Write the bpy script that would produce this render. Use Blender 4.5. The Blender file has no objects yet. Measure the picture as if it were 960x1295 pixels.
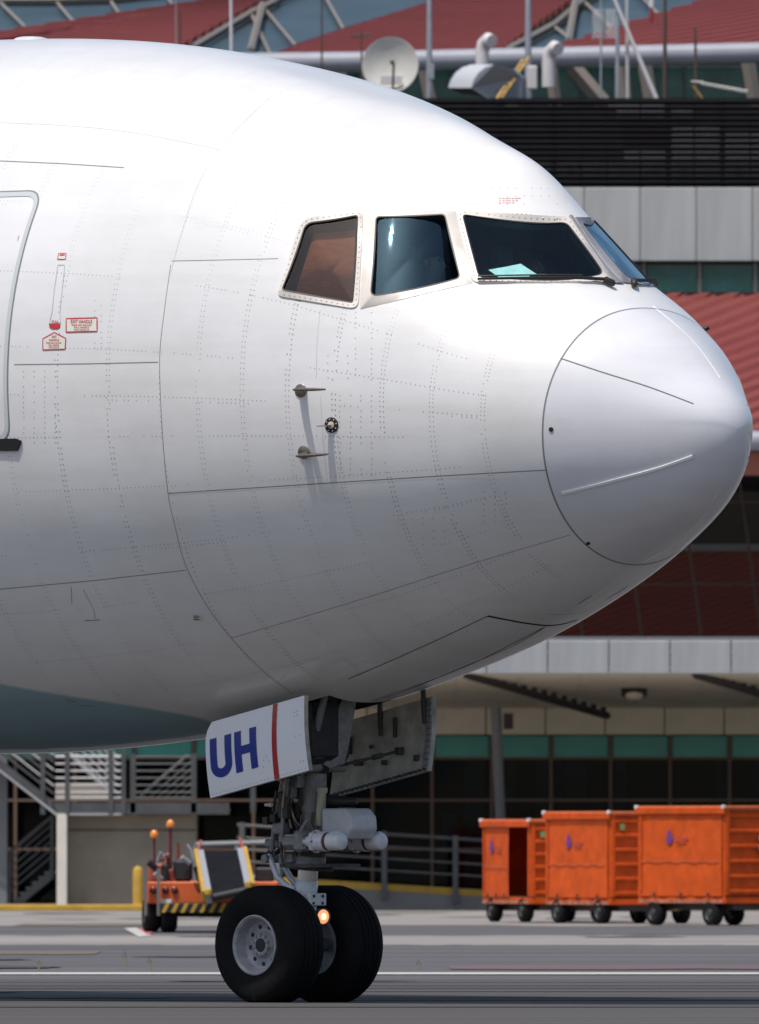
import bpy, math, random
import numpy as np
from mathutils import Vector, Matrix

# ------------------------------------------------------------------ camera, sky, sun, exposure
SC = bpy.context.scene
DIST = 120.0                 # metres from the lens to the nose of the aircraft
FPX = 165.0 * DIST           # focal length in pixels of a 960 wide picture
CX, CY, CAM_H = 480.0, 1065.0, 1.264
cam_data = bpy.data.cameras.new('camera')
cam = bpy.data.objects.new('camera', cam_data)
SC.collection.objects.link(cam)
cam.location = (0, 0, CAM_H)
cam.rotation_euler = (math.radians(90), 0, 0)
cam_data.sensor_fit = 'HORIZONTAL'
cam_data.sensor_width = 36.0
cam_data.lens = 36.0 * FPX / 960.0
cam_data.shift_y = (CY - 647.5) / 960.0
cam_data.clip_start = 1.0
cam_data.clip_end = 6000.0
cam_data.dof.use_dof = True
cam_data.dof.focus_distance = 119.0
cam_data.dof.aperture_fstop = 15.0
SC.camera = cam

SUN_DIR = Vector((-0.22, -0.30, 0.93)).normalized()
world = bpy.data.worlds.new('World')
SC.world = world
world.use_nodes = True
nt = world.node_tree
bg = nt.nodes['Background']
sky = nt.nodes.new('ShaderNodeTexSky')
sky.sky_type = 'NISHITA'
sky.sun_disc = False
sky.sun_elevation = math.asin(SUN_DIR.z)
sky.sun_rotation = math.atan2(SUN_DIR.x, SUN_DIR.y)
sky.air_density = 0.85
sky.dust_density = 2.6
sky.ozone_density = 0.7
nt.links.new(sky.outputs['Color'], bg.inputs['Color'])
bg.inputs['Strength'].default_value = 0.145
sun_data = bpy.data.lights.new('sun', 'SUN')
sun_data.energy = 3.5
sun_data.angle = math.radians(0.53)
sun_data.color = (1.0, 0.965, 0.915)
sun = bpy.data.objects.new('sun', sun_data)
SC.collection.objects.link(sun)
sun.rotation_euler = SUN_DIR.to_track_quat('Z', 'Y').to_euler()
SC.view_settings.view_transform = 'Standard'
SC.view_settings.look = 'None'
SC.view_settings.exposure = -0.07
SC.view_settings.gamma = 1.0
SC.view_settings.use_curve_mapping = False

# ------------------------------------------------------------------ helpers
random.seed(7)
COL = SC.collection
MATS = {}

def srgb(r, g, b):
    def f(c):
        c /= 255.0
        return c / 12.92 if c <= 0.04045 else ((c + 0.055) / 1.055) ** 2.4
    return (f(r), f(g), f(b), 1.0)

def mat(name, base, rough=0.6, metal=0.0, coat=0.0, coat_rough=0.05, spec=0.5,
        noise=0.0, nscale=3.0, bump=0.0, bscale=30.0, emit=None, estr=0.0, stretch=None):
    m = bpy.data.materials.new(name)
    m.use_nodes = True
    t = m.node_tree
    b = t.nodes['Principled BSDF']
    base = tuple(base[:3]) + (1.0,)
    b.inputs['Base Color'].default_value = base
    b.inputs['Roughness'].default_value = rough
    b.inputs['Metallic'].default_value = metal
    b.inputs['Coat Weight'].default_value = coat
    b.inputs['Coat Roughness'].default_value = coat_rough
    b.inputs['Specular IOR Level'].default_value = spec
    if emit:
        b.inputs['Emission Color'].default_value = tuple(emit[:3]) + (1.0,)
        b.inputs['Emission Strength'].default_value = estr
    if noise > 0 or bump > 0:
        tc = t.nodes.new('ShaderNodeTexCoord')
        mp = t.nodes.new('ShaderNodeMapping')
        t.links.new(tc.outputs['Object'], mp.inputs['Vector'])
        if stretch:
            mp.inputs['Scale'].default_value = stretch
    if noise > 0:
        n = t.nodes.new('ShaderNodeTexNoise')
        n.inputs['Scale'].default_value = nscale
        n.inputs['Detail'].default_value = 7.0
        n.inputs['Roughness'].default_value = 0.62
        t.links.new(mp.outputs['Vector'], n.inputs['Vector'])
        r = t.nodes.new('ShaderNodeValToRGB')
        r.color_ramp.elements[0].position = 0.3
        r.color_ramp.elements[1].position = 0.7
        lo = tuple(c * (1 - noise) for c in base[:3]) + (1.0,)
        hi = tuple(min(1.0, c * (1 + noise)) for c in base[:3]) + (1.0,)
        r.color_ramp.elements[0].color = lo
        r.color_ramp.elements[1].color = hi
        t.links.new(n.outputs['Fac'], r.inputs['Fac'])
        t.links.new(r.outputs['Color'], b.inputs['Base Color'])
    if bump > 0:
        n2 = t.nodes.new('ShaderNodeTexNoise')
        n2.inputs['Scale'].default_value = bscale
        n2.inputs['Detail'].default_value = 4.0
        t.links.new(mp.outputs['Vector'], n2.inputs['Vector'])
        bm = t.nodes.new('ShaderNodeBump')
        bm.inputs['Strength'].default_value = bump
        bm.inputs['Distance'].default_value = 0.02
        t.links.new(n2.outputs['Fac'], bm.inputs['Height'])
        t.links.new(bm.outputs['Normal'], b.inputs['Normal'])
    MATS[name] = m
    return m

def glass_mat(name, tint, refl_rough=0.02, ior=1.5, refl_tint=(1, 1, 1)):
    m = bpy.data.materials.new(name)
    m.use_nodes = True
    t = m.node_tree
    t.nodes.remove(t.nodes['Principled BSDF'])
    out = t.nodes['Material Output']
    tr = t.nodes.new('ShaderNodeBsdfTransparent')
    tr.inputs['Color'].default_value = tuple(tint) + (1.0,)
    gl = t.nodes.new('ShaderNodeBsdfGlossy')
    gl.inputs['Roughness'].default_value = refl_rough
    gl.inputs['Color'].default_value = tuple(refl_tint) + (1.0,)
    fr = t.nodes.new('ShaderNodeFresnel')
    fr.inputs['IOR'].default_value = ior
    mx = t.nodes.new('ShaderNodeMixShader')
    t.links.new(fr.outputs['Fac'], mx.inputs['Fac'])
    t.links.new(tr.outputs['BSDF'], mx.inputs[1])
    t.links.new(gl.outputs['BSDF'], mx.inputs[2])
    t.links.new(mx.outputs['Shader'], out.inputs['Surface'])
    MATS[name] = m
    return m

def Q(x, y, Y):
    """world point seen at picture position (x, y) at depth Y"""
    return Vector(((x - CX) * Y / FPX, Y, CAM_H + (CY - y) * Y / FPX))

def GY(y):
    """depth of the ground at picture row y"""
    return CAM_H * FPX / (y - CY)

class MB:
    def __init__(self):
        self.v = []; self.f = []; self.mi = []
    def add(self, vs, fs, mi=0):
        o = len(self.v)
        self.v += [tuple(x) for x in vs]
        self.f += [tuple(i + o for i in q) for q in fs]
        self.mi += [mi] * len(fs)
        return self
    def quad(self, a, b, c, d, mi=0):
        return self.add([a, b, c, d], [(0, 1, 2, 3)], mi)
    def box(self, c, size, R=None, mi=0, bevel=0.0):
        hx, hy, hz = [s / 2 for s in size]
        if bevel > 0:
            k = min(bevel, hx * .9, hy * .9, hz * .9)
            vs = []
            idx = {}
            for sx in (-1, 1):
                for sy in (-1, 1):
                    for sz in (-1, 1):
                        for ax in range(3):
                            p = [sx * (hx - k), sy * (hy - k), sz * (hz - k)]
                            p[ax] = (sx, sy, sz)[ax] * (hx, hy, hz)[ax]
                            idx[(sx, sy, sz, ax)] = len(vs); vs.append(p)
            fs = []
            for ax in range(3):
                a1, a2 = [(1, 2), (2, 0), (0, 1)][ax]
                for s in (-1, 1):
                    q = []
                    for u, w in ((-1, -1), (1, -1), (1, 1), (-1, 1)):
                        k3 = [0, 0, 0]; k3[ax] = s; k3[a1] = u; k3[a2] = w
                        q.append(idx[(k3[0], k3[1], k3[2], ax)])
                    fs.append(q if s > 0 else q[::-1])
            for ax in range(3):
                a1, a2 = [(1, 2), (2, 0), (0, 1)][ax]
                for u in (-1, 1):
                    for w in (-1, 1):
                        def K(s, a):
                            k3 = [0, 0, 0]; k3[ax] = s; k3[a1] = u; k3[a2] = w
                            return idx[(k3[0], k3[1], k3[2], a)]
                        q = [K(-1, a1), K(1, a1), K(1, a2), K(-1, a2)]
                        fs.append(q if u * w > 0 else q[::-1])
            for sx in (-1, 1):
                for sy in (-1, 1):
                    for sz in (-1, 1):
                        q = [idx[(sx, sy, sz, a)] for a in range(3)]
                        fs.append(q if sx * sy * sz > 0 else q[::-1])
        else:
            vs = [(sx * hx, sy * hy, sz * hz) for sx in (-1, 1) for sy in (-1, 1) for sz in (-1, 1)]
            fs = [(0, 1, 3, 2), (4, 6, 7, 5), (0, 4, 5, 1), (2, 3, 7, 6), (0, 2, 6, 4), (1, 5, 7, 3)]
        c = Vector(c)
        if R is not None:
            vs = [R @ Vector(q) + c for q in vs]
        else:
            vs = [Vector(q) + c for q in vs]
        return self.add(vs, fs, mi)
    def tube(self, p0, p1, r0, r1=None, n=10, cap=True, mi=0):
        return self.poly([p0, p1], [r0, r0 if r1 is None else r1], n, cap, mi)
    def poly(self, pts, r, n=8, cap=True, mi=0):
        pts = [Vector(p) for p in pts]
        if not isinstance(r, (list, tuple)):
            r = [r] * len(pts)
        d0 = (pts[1] - pts[0]).normalized()
        up = Vector((0, 0, 1)) if abs(d0.z) < .9 else Vector((1, 0, 0))
        a = d0.cross(up).normalized()
        vs = []; fs = []
        for i, p in enumerate(pts):
            if i == 0: d = (pts[1] - pts[0])
            elif i == len(pts) - 1: d = pts[-1] - pts[-2]
            else: d = (pts[i + 1] - pts[i]).normalized() + (pts[i] - pts[i - 1]).normalized()
            if d.length < 1e-9: d = d0
            d = d.normalized()
            a = (a - d * a.dot(d))
            a = a.normalized() if a.length > 1e-6 else d.orthogonal().normalized()
            b = d.cross(a)
            for k in range(n):
                t = 2 * math.pi * k / n
                vs.append(p + (a * math.cos(t) + b * math.sin(t)) * r[i])
        for i in range(len(pts) - 1):
            for k in range(n):
                k2 = (k + 1) % n
                fs.append((i * n + k, i * n + k2, (i + 1) * n + k2, (i + 1) * n + k))
        if cap:
            fs.append(tuple(range(n))[::-1])
            fs.append(tuple((len(pts) - 1) * n + k for k in range(n)))
        return self.add(vs, fs, mi)
    def lathe(self, c, axis, prof, n=32, mi=0, closed=False):
        """prof: list of (along axis, radius)"""
        c = Vector(c); axis = Vector(axis).normalized()
        a = axis.orthogonal().normalized()
        if abs(axis.z) < .5:
            a = (Vector((0, 0, 1)) - axis * axis.z).normalized()
        b = axis.cross(a)
        vs = []; fs = []
        for (h, r) in prof:
            for k in range(n):
                t = 2 * math.pi * k / n
                vs.append(c + axis * h + (a * math.cos(t) + b * math.sin(t)) * max(r, 1e-4))
        m = len(prof)
        for i in range(m if closed else m - 1):
            j = (i + 1) % m
            for k in range(n):
                k2 = (k + 1) % n
                fs.append((i * n + k, i * n + k2, j * n + k2, j * n + k))
        return self.add(vs, fs, mi)
    def slab(self, loop, thick, direction, mi=0):
        """flat polygon loop extruded along direction by thick"""
        d = Vector(direction).normalized() * thick
        n = len(loop)
        vs = [Vector(p) for p in loop] + [Vector(p) + d for p in loop]
        fs = [tuple(range(n))[::-1], tuple(range(n, 2 * n))]
        for k in range(n):
            k2 = (k + 1) % n
            fs.append((k, k2, n + k2, n + k))
        return self.add(vs, fs, mi)
    def mesh(self, name, mats, origin=(0, 0, 0), smooth=None):
        me = bpy.data.meshes.new(name)
        o = Vector(origin)
        me.from_pydata([(p[0] - o.x, p[1] - o.y, p[2] - o.z) for p in self.v], [], self.f)
        if not isinstance(mats, (list, tuple)):
            mats = [mats]
        for m in mats:
            me.materials.append(m)
        if len(mats) > 1:
            me.polygons.foreach_set('material_index', self.mi)
        me.update()
        if smooth is not None:
            me.polygons.foreach_set('use_smooth', [True] * len(me.polygons))
            me.set_sharp_from_angle(angle=math.radians(smooth))
        return me
    def build(self, name, mats, parent=None, smooth=None, kind=None, label=None, cat=None, group=None):
        org = parent_origin(parent)
        me = self.mesh(name, mats, org, smooth)
        return link(name, me, parent, None, kind, label, cat, group)

WORLD_LOC = {}
def parent_origin(parent):
    return WORLD_LOC[parent.name] if parent is not None else (0, 0, 0)

def tag(o, label=None, cat=None, group=None, kind=None):
    if label: o['label'] = label
    if cat: o['category'] = cat
    if group: o['group'] = group
    if kind: o['kind'] = kind
    return o

def link(name, me, parent=None, loc=None, kind=None, label=None, cat=None, group=None):
    """loc is relative to the parent"""
    o = bpy.data.objects.new(name, me)
    COL.objects.link(o)
    if parent is not None:
        o.parent = parent
    base = Vector(parent_origin(parent))
    if loc is not None:
        o.location = loc
        base = base + Vector(loc)
    WORLD_LOC[o.name] = base
    return tag(o, label, cat, group, kind)

def thing(name, label, cat, loc, group=None, kind=None):
    o = bpy.data.objects.new(name, None)
    COL.objects.link(o)
    o.location = loc
    o.empty_display_size = 0.2
    WORLD_LOC[o.name] = Vector(loc)
    return tag(o, label, cat, group, kind)

def rot_z(a):
    return Matrix.Rotation(a, 3, 'Z')

# ================================================================== ground
def pave(name, base, **k):
    m = mat(name, base, rough=k.pop('rough', .85), noise=k.pop('noise', .22), nscale=k.pop('nscale', .35), bump=.2, bscale=6, **k)
    return m
M_ASPH = pave('apron asphalt', (.090, .085, .085), stretch=(.25, 1, 1), noise=.3)
M_TAXI = pave('taxiway asphalt', (.064, .058, .054), stretch=(.05, 1, 1), noise=.3, nscale=.8)
M_CONC = pave('pale worn concrete', (.25, .228, .205), stretch=(.3, 1, 1), noise=.28)
M_LINE = pave('white line paint', (.44, .43, .41), stretch=(.6, 2, 1), noise=.12, nscale=1.0)
M_RUBMARK = pave('rubber streak', (.022, .022, .024), stretch=(.03, 1, 1), noise=.4)
M_YELLOWWORN = pave('worn yellow line', (.15, .12, .085), stretch=(.2, 1, 1), noise=.35)
M_REDWORN = pave('worn red paint', (.135, .088, .085), stretch=(.2, 1, 1), noise=.3)

def sheet(name, Y0, Y1, z, m, X0=-220.0, X1=220.0, wob=0.0, kind='structure', label=None, cat=None, group=None, nx=60):
    mb = MB()
    vs = []; fs = []
    r = random.Random(int(Y0 * 10))
    for k in range(nx + 1):
        x = X0 + (X1 - X0) * k / nx
        vs += [(x, Y0 + (r.random() - .5) * wob, z), (x, Y1 + (r.random() - .5) * wob, z)]
    fs = [(2 * k, 2 * k + 2, 2 * k + 3, 2 * k + 1) for k in range(nx)]
    return mb.add(vs, fs).build(name, m, None, kind=kind, label=label, cat=cat, group=group)
sheet('apron', -1500, 4000, 0, M_ASPH, -3000, 3000, nx=1)
sheet('taxiway', 20, 143, .004, M_TAXI)
sheet('concrete_strip', GY(1195.5), GY(1183.5), .004, M_CONC, wob=1.6, nx=1400)  # wavy edges imitate heat shimmer
sheet('apron_concrete', GY(1171), 420, .004, M_CONC, wob=4, nx=1000)  # edge made wavy to imitate heat shimmer
sheet('taxiway_line', GY(1233.2), GY(1230.6), .008, M_LINE)
for (y0, y1) in ((1266.6, 1264.4), (1263.2, 1262.2), (1251.5, 1250.8), (1248.0, 1247.4), (1243.2, 1242.8), (1255.2, 1254.6), (1275, 1273.6)):
    sheet('tyre_streak', GY(y0), GY(y1), .008, M_RUBMARK if y0 > 1258 and y0 < 1270 else pave('faint rubber streak %d' % y0, (.050, .046, .044), stretch=(.03, 1, 1), noise=.4), wob=.1, nx=30)
sheet('worn_yellow_line', GY(1207.5), GY(1204), .008, M_YELLOWWORN, -9, -3.2, wob=1.0, nx=14)
sheet('worn_red_line', GY(1226.5), GY(1222.5), .008, M_REDWORN, .7, 14, wob=1.2, nx=16)
sheet('worn_yellow_line', GY(1171.5), GY(1168.5), .008, M_YELLOWWORN, -5.5, -3.2, wob=2.0, nx=10)
M_JOINT = pave('pavement joint', (.045, .043, .043), stretch=(1, 1, 1))
for Yj in (152, 158.5, 165, 171.5, 178, 184.5, 209, 216, 223):
    sheet('pavement_joint', Yj, Yj + .12, .0065, M_JOINT, nx=8)
M_STAIN = pave('oil stain', (.055, .052, .052), stretch=(1, 1, 1), noise=.4)
rs = random.Random(12)
for k in range(26):
    Yc_ = rs.choice((rs.uniform(126, 142), rs.uniform(150, 182), rs.uniform(206, 228), rs.uniform(236, 280)))
    xc_ = rs.uniform(-6.5, 6.5); rx_, ry_ = rs.uniform(.25, 1.2), rs.uniform(.5, 2.2)
    n_ = 18; ph_ = [rs.uniform(.6, 1.15) for _ in range(n_)]
    vs = [(xc_ + rx_ * ph_[q] * math.cos(2 * math.pi * q / n_), Yc_ + ry_ * ph_[q] * math.sin(2 * math.pi * q / n_), .0105) for q in range(n_)]
    MB().add(vs, [tuple(range(n_))]).build('pavement_stain', M_STAIN, None, kind='structure')
# red and white stop mark
mk = MB()
def gquad(mb, pts, z=.012):
    vs = [((x - CX) * GY(y) / FPX, GY(y), z) for x, y in pts]
    return mb.add(vs, [tuple(range(len(vs)))])
gquad(mk, [(157, 1175), (172, 1174), (192, 1184), (176, 1186)])
gquad(mk, [(176, 1175), (184, 1174.5), (193, 1181), (186, 1183)], .014)
mk.mi[1] = 1
mk.mi[0] = 0
mk.build('stop_mark', [M_LINE, pave('red mark paint', (.42, .08, .08))], None, kind='structure')
# a few weeds in the joint beside the line
M_WEED = mat('dry weed', (.22, .21, .14), rough=.8)
for k, (x, y, h, lean) in enumerate(((191, 1228, 20, -3), (49, 1228, 15, 1), (160, 1222, 22, -3), (530, 1229, 17, -1))):
    Y = GY(y); p = Q(x, y, Y); mbw = MB()
    for j in range(3):
        t = Q(x + lean + (j - 1) * 1.6, y - h * (1 - .25 * abs(j - 1)), Y)
        mid = p.lerp(t, .55) + Vector(((j - 1) * .01, .02, .02))
        mbw.poly([p, mid, t], [.004, .0035, .001], 4)
    mbw.build('weed', M_WEED, None, label=('tall dry weed just left of the near nose wheel', 'thin dry weed nearest the left picture edge', 'dry weed behind the white line below the red and white mark', 'thin dry weed right of the far nose wheel', 'leaning dry weed below the orange carts')[k], cat='weed', group='weeds beside the taxiway line')

# ================================================================== terminal
M_PANEL = mat('grey cladding panel', (.40, .43, .42), rough=.5, noise=.12, nscale=1.5, stretch=(2.5, 2.5, .3))
M_FASCIA = mat('canopy fascia panel', (.34, .35, .365), rough=.5, noise=.12, nscale=1.6, stretch=(2.5, 2.5, .3))
M_CREAMP = mat('cream soffit panel', (.80, .72, .58), rough=.6, noise=.10, nscale=1.5)
M_MULL = mat('bronze mullion', (.17, .105, .07), rough=.5)
M_TANBAR = mat('tan roof steel', (.24, .21, .18), rough=.5)
M_REDROOF = mat('red roof sheet', (.19, .036, .029), rough=.55, noise=.10, nscale=1.0)
M_REDDEEP = mat('red flashing', (.13, .018, .018), rough=.5)
M_PIPE = mat('pale grey tube paint', (.31, .32, .36), rough=.4, noise=.08, nscale=2)
M_LOUV = mat('near black louvre', (.007, .007, .010), rough=.7, spec=.2)
M_RGLASS = glass_mat('recess glass', (.95, .93, .93), .03, 1.25)
M_TGLASS = glass_mat('terminal glass', (.30, .40, .44), .03, 1.32)
M_TEAL = mat('teal spandrel glass', (.07, .38, .32), rough=.15, noise=.2, nscale=1.0)
M_TEALB = mat('teal upper glass', (.035, .13, .115), rough=.12, noise=.35, nscale=2.0)
M_CLER = mat('dim clerestory glass', (.012, .040, .036), rough=.2, noise=.5, nscale=1.5)
M_SKY = mat('slate skylight glass', (.045, .075, .090), rough=.35, spec=.25, noise=.15, nscale=.6)
M_ROOM = mat('dim interior', (.016, .018, .021), rough=.9)
M_DARKST = mat('dark steel', (.035, .03, .028), rough=.6)
M_COL = mat('grey steel paint', (.17, .18, .19), rough=.5, noise=.08, nscale=3)
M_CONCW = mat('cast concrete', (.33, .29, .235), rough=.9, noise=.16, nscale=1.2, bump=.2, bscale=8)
M_CONC_SUNLIT = mat('sunlit concrete', (.72, .68, .60), rough=.9, noise=.12, nscale=2)  # sunlight on the pier end put into a paler concrete colour
M_YEL = mat('yellow safety paint', (.46, .28, .035), rough=.7, noise=.18, nscale=3)
M_KERB = mat('ramp concrete', (.20, .195, .185), rough=.9, noise=.14, nscale=1.5)

TERM = thing('terminal_building', 'airport terminal with red corrugated roofs, grey cladding and dark glazing', 'building', (0, 300, 0))
XL, XR = -14.0, 15.5
XC = -2.0    # left end of canopy and lower roof
def wx(x, Y): return (x - CX) * Y / FPX
def wz(y, Y): return CAM_H + (CY - y) * Y / FPX
T0 = WORLD_LOC[TERM.name]
def rel(x, y, z): return Vector((x, y, z)) - T0

def tiles(name, Y, x_ref, pitch, y0, y1, m, gap=.02, thick=.06, tilt=0.0, jitter=0.0, parent=TERM, xl=XL, xr=XR, px_gap=None):
    """row of alike panels, one object each, sharing one mesh"""
    W = pitch * Y / FPX
    z0, z1 = wz(y1, Y), wz(y0, Y)
    me = MB().box((0, 0, 0), (W - gap, thick, z1 - z0), bevel=.012).mesh(name, m)
    k = math.floor((xl - wx(x_ref, Y)) / W)
    r = random.Random(int(Y * 7 + y0))
    while True:
        xc = wx(x_ref, Y) + (k + .5) * W
        if xc > xr: break
        o = link(name, me, parent, rel(xc, Y + thick / 2 + r.random() * jitter, (z0 + z1) / 2))
        k += 1
def bars_v(name, Y, xs, y0, y1, w, m, lean=0.0, depth=.08, parent=TERM):
    z0, z1 = wz(y1, Y), wz(y0, Y)
    for x in xs:
        MB().slab([(wx(x, Y) - w / 2, Y, z0), (wx(x, Y) + w / 2, Y, z0), (wx(x, Y) + w / 2 + lean, Y, z1), (wx(x, Y) - w / 2 + lean, Y, z1)], depth, (0, 1, 0)).build(name, m, parent)
def bar_h(name, Y, y, h, m, depth=.08, x0=XL, x1=XR, parent=TERM):
    z = wz(y, Y)
    return MB().box(((x0 + x1) / 2, Y + depth / 2, z), (x1 - x0, depth, h)).build(name, m, parent)

# body of the building: plain dark shell behind everything so that rooms are closed
YF = 300.0
shell = MB()
shell.box(((XL + XR) / 2, YF + 9.0, wz(1145, YF) + 2.2), (XR - XL, .3, 5.5))
shell.box(((XL + XR) / 2, YF + 4.5, wz(895, YF) + .1), (XR - XL, 8.8, .2))
shell.box(((XL + XR) / 2, YF + 4.6, .02), (XR - XL, 8.9, .04))
shell.box((XL - .15, YF + 4.6, 2.4), (.3, 9.0, 4.6)); shell.box((XR + .15, YF + 4.6, 2.4), (.3, 9.0, 4.6))
shell.build('ground_floor_room', M_ROOM, TERM)
# ground floor glazing: teal band above, clear dark panes below
tiles('teal_pane', YF, 697, 75.3, 930, 958.5, M_TEAL, gap=.07, thick=.03)
tiles('glass_pane', YF, 697, 75.3, 959.5, 1011, M_TGLASS, gap=.07, thick=.02)
tiles('glass_pane', YF, 697, 75.3, 1013, 1073, M_TGLASS, gap=.07, thick=.02)
tiles('glass_pane', YF, 697, 75.3, 1075, 1143, M_TGLASS, gap=.07, thick=.02)
bars_v('mullion', YF - .05, [697 + 75.3 * k for k in range(-17, 10)], 928, 1146, .06, M_MULL)
for y in (959, 1012, 1074, 1144): bar_h('transom', YF - .04, y, .05, M_MULL)
# blinds behind some of the panes
M_BLIND = mat('teal blind', (.10, .38, .38), rough=.8, noise=.4, nscale=2)
for (x0, x1, y0, y1) in ((588, 612, 960, 1130), (678, 696, 960, 1100), (716, 742, 960, 1011), (640, 652, 960, 1011), (778, 792, 960, 1072), (905, 921, 960, 1011), (430, 452, 1020, 1110), (560, 580, 1030, 1075), (955, 985, 960, 1100)):
    Yq = YF + .25
    MB().box(((wx(x0, Yq) + wx(x1, Yq)) / 2, Yq, (wz(y0, Yq) + wz(y1, Yq)) / 2), (wx(x1, Yq) - wx(x0, Yq), .04, wz(y0, Yq) - wz(y1, Yq))).build('window_blind', M_BLIND, TERM)
# beam clad in cream panels
tiles('beam_panel', YF - .35, 690, 75.3, 895, 929, M_CREAMP, gap=.02, thick=.3)
# canopy: soffit panels sloping up to a fascia
YC = 286.0
zc0, zc1 = wz(852, YC), wz(896, YF - .3)
Wp = 75.3 * YF / FPX
me = MB().slab([(-Wp / 2 + .004, 0, 0), (Wp / 2 - .004, 0, 0), (Wp / 2 - .004, YF - .35 - YC - .05, zc1 - zc0), (-Wp / 2 + .004, YF - .35 - YC - .05, zc1 - zc0)], .12, (0, 0, 1)).mesh('soffit_panel', M_CREAMP)
k = 0
while XC + Wp * (k + .5) < XR:
    link('soffit_panel', me, TERM, rel(XC + Wp * (k + .5), YC + .05, zc0 + .02)); k += 1
tiles('fascia_panel', YC - .06, 693, 77.3, 810, 852, M_FASCIA, gap=.018, thick=.10, xl=XC)
MB().box(((XC + XR) / 2, YC + 7, wz(812, YC) + .05), (XR - XC, 14, .1)).build('canopy_deck', M_COL, TERM)
# cable trays hung under the soffit
def tray(x0, y0, Y0, x1, y1, Y1):
    a, b = Q(x0, y0, Y0), Q(x1, y1, Y1)
    mb = MB().poly([a, b], .075, 6)
    for q in range(14):
        p = a.lerp(b, (q + .5) / 14) + Vector((.02, 0, .09))
        mb.box(p, (.10, .08, .10))
    mb.build('cable_tray', M_DARKST, TERM)
tray(590, 853.5, YC + .3, 768, 905, YF - 2.0)
tray(880, 853.5, YC + .3, 1058, 905, YF - 2.0)
cl = Q(802, 874, 292)
lm = MB().lathe(cl, (0, .42, .9), [(-.09, .001), (-.09, .20), (-.07, .24), (.10, .25), (.12, .001)], 20).build('soffit_lamp', M_DARKST, TERM, smooth=40)
MB().lathe(cl + Vector((0, -.042, -.09)), (0, .42, .9), [(-.02, .001), (-.015, .12), (.0, .17)], 18).build('lamp_glass', M_CREAMP, lm, smooth=40)
c0, c1 = Q(627, 893, 293), Q(637, 1142, 293)
cm = MB().poly([c0, c0.lerp(c1, .35), c1], .10, 14).build('canopy_column', M_COL, TERM, smooth=40)
MB().box(Q(643, 912, 293), (.18, .2, .3)).build('column_box', M_DARKST, cm)

# recessed storey behind the leaning frames
YW = 296.0
ylo, yhi = 808, 575
# red corrugated wall in the recess
def corrugated(name, corners, n_ribs, skew, amp, m, out, nu=40, per=8, parent=TERM, sharp=25):
    """corners BL BR TR TL; ribs run along u, drifting by skew ribs from left to right"""
    BL, BR, TR, TL = [Vector(c) for c in corners]
    out = Vector(out).normalized()
    lo, hi = min(0, -skew), n_ribs + max(0, -skew)
    nv = int(hi - lo) * per; nu = max(24, int(abs(skew) * 2))
    vs = []; fs = []
    for j in range(nv + 1):
        for i in range(nu + 1):
            u = i / nu
            ph = (j / per) % 1.0
            v = min(1.0, max(0.0, (lo + j / per + skew * u) / n_ribs))
            p = BL.lerp(BR, u).lerp(TL.lerp(TR, u), v)
            hgt = min(1.0, max(0.0, (abs(ph - .5) * 2 - .35) / .3))
            vs.append(p + out * amp * hgt)
    for j in range(nv):
        for i in range(nu):
            a = j * (nu + 1) + i
            fs.append((a, a + 1, a + nu + 2, a + nu + 1))
    return MB().add(vs, fs).build(name, m, parent)
xa, xb = wx(480, YW), XR
M_REDWALL = mat('red corrugated cladding', (.36, .035, .028), rough=.6)
corrugated('corrugated_wall', [(xa, YW + 1.2, wz(808, YW)), (xb, YW + 1.2, wz(808, YW)), (xb, YW + 2.0, wz(694, YW)), (xa, YW + 2.0, wz(694, YW))], 14, 40, .06, M_REDWALL, (0, -1, .2), nu=120)
MB().box(((XL + xb) / 2, YW + 3.2, wz(630, YW)), (xb - XL, .2, 4.2)).build('recess_wall', M_ROOM, TERM)
bar_h('pale_rail', YW + 1.0, 692.5, .13, M_PIPE, x0=wx(480, YW))
lean = -.14 * (ylo - yhi) * YW / FPX
bars_v('leaning_mullion', YW, [662 + 75.3 * q for q in range(-2, 12)], yhi, ylo, .05, M_MULL, lean=lean)
for y in (739, 635): bar_h('recess_transom', YW + .02, y, .04, M_MULL, x0=wx(500, YW))
Wr = 75.3 * YW / FPX
zz = [(wz(ylo, YW), 0.0), (wz(739.8, YW), None), (wz(634.5, YW), None), (wz(yhi, YW), None)]
for q in range(-2, 11):
    for (ya, yb) in ((807.5, 740.2), (737.8, 636), (634, 576)):
        def lx(y): return wx(662 + 75.3 * q, YW) + .03 - .14 * (ylo - y) * YW / FPX
        MB().slab([(lx(ya), YW + .04, wz(ya, YW)), (lx(ya) + Wr - .06, YW + .04, wz(ya, YW)), (lx(yb) + Wr - .06, YW + .04, wz(yb, YW)), (lx(yb), YW + .04, wz(yb, YW))], .02, (0, 1, 0)).build('recess_pane', M_RGLASS, TERM)
# storey walls to the left behind the aircraft
MB().box(((XL + wx(480, YW)) / 2, YW + 1.0, wz(692, YW)), (wx(480, YW) - XL, .3, wz(575, YW) - wz(808, YW))).build('plain_wall', M_PANEL, TERM)

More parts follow.
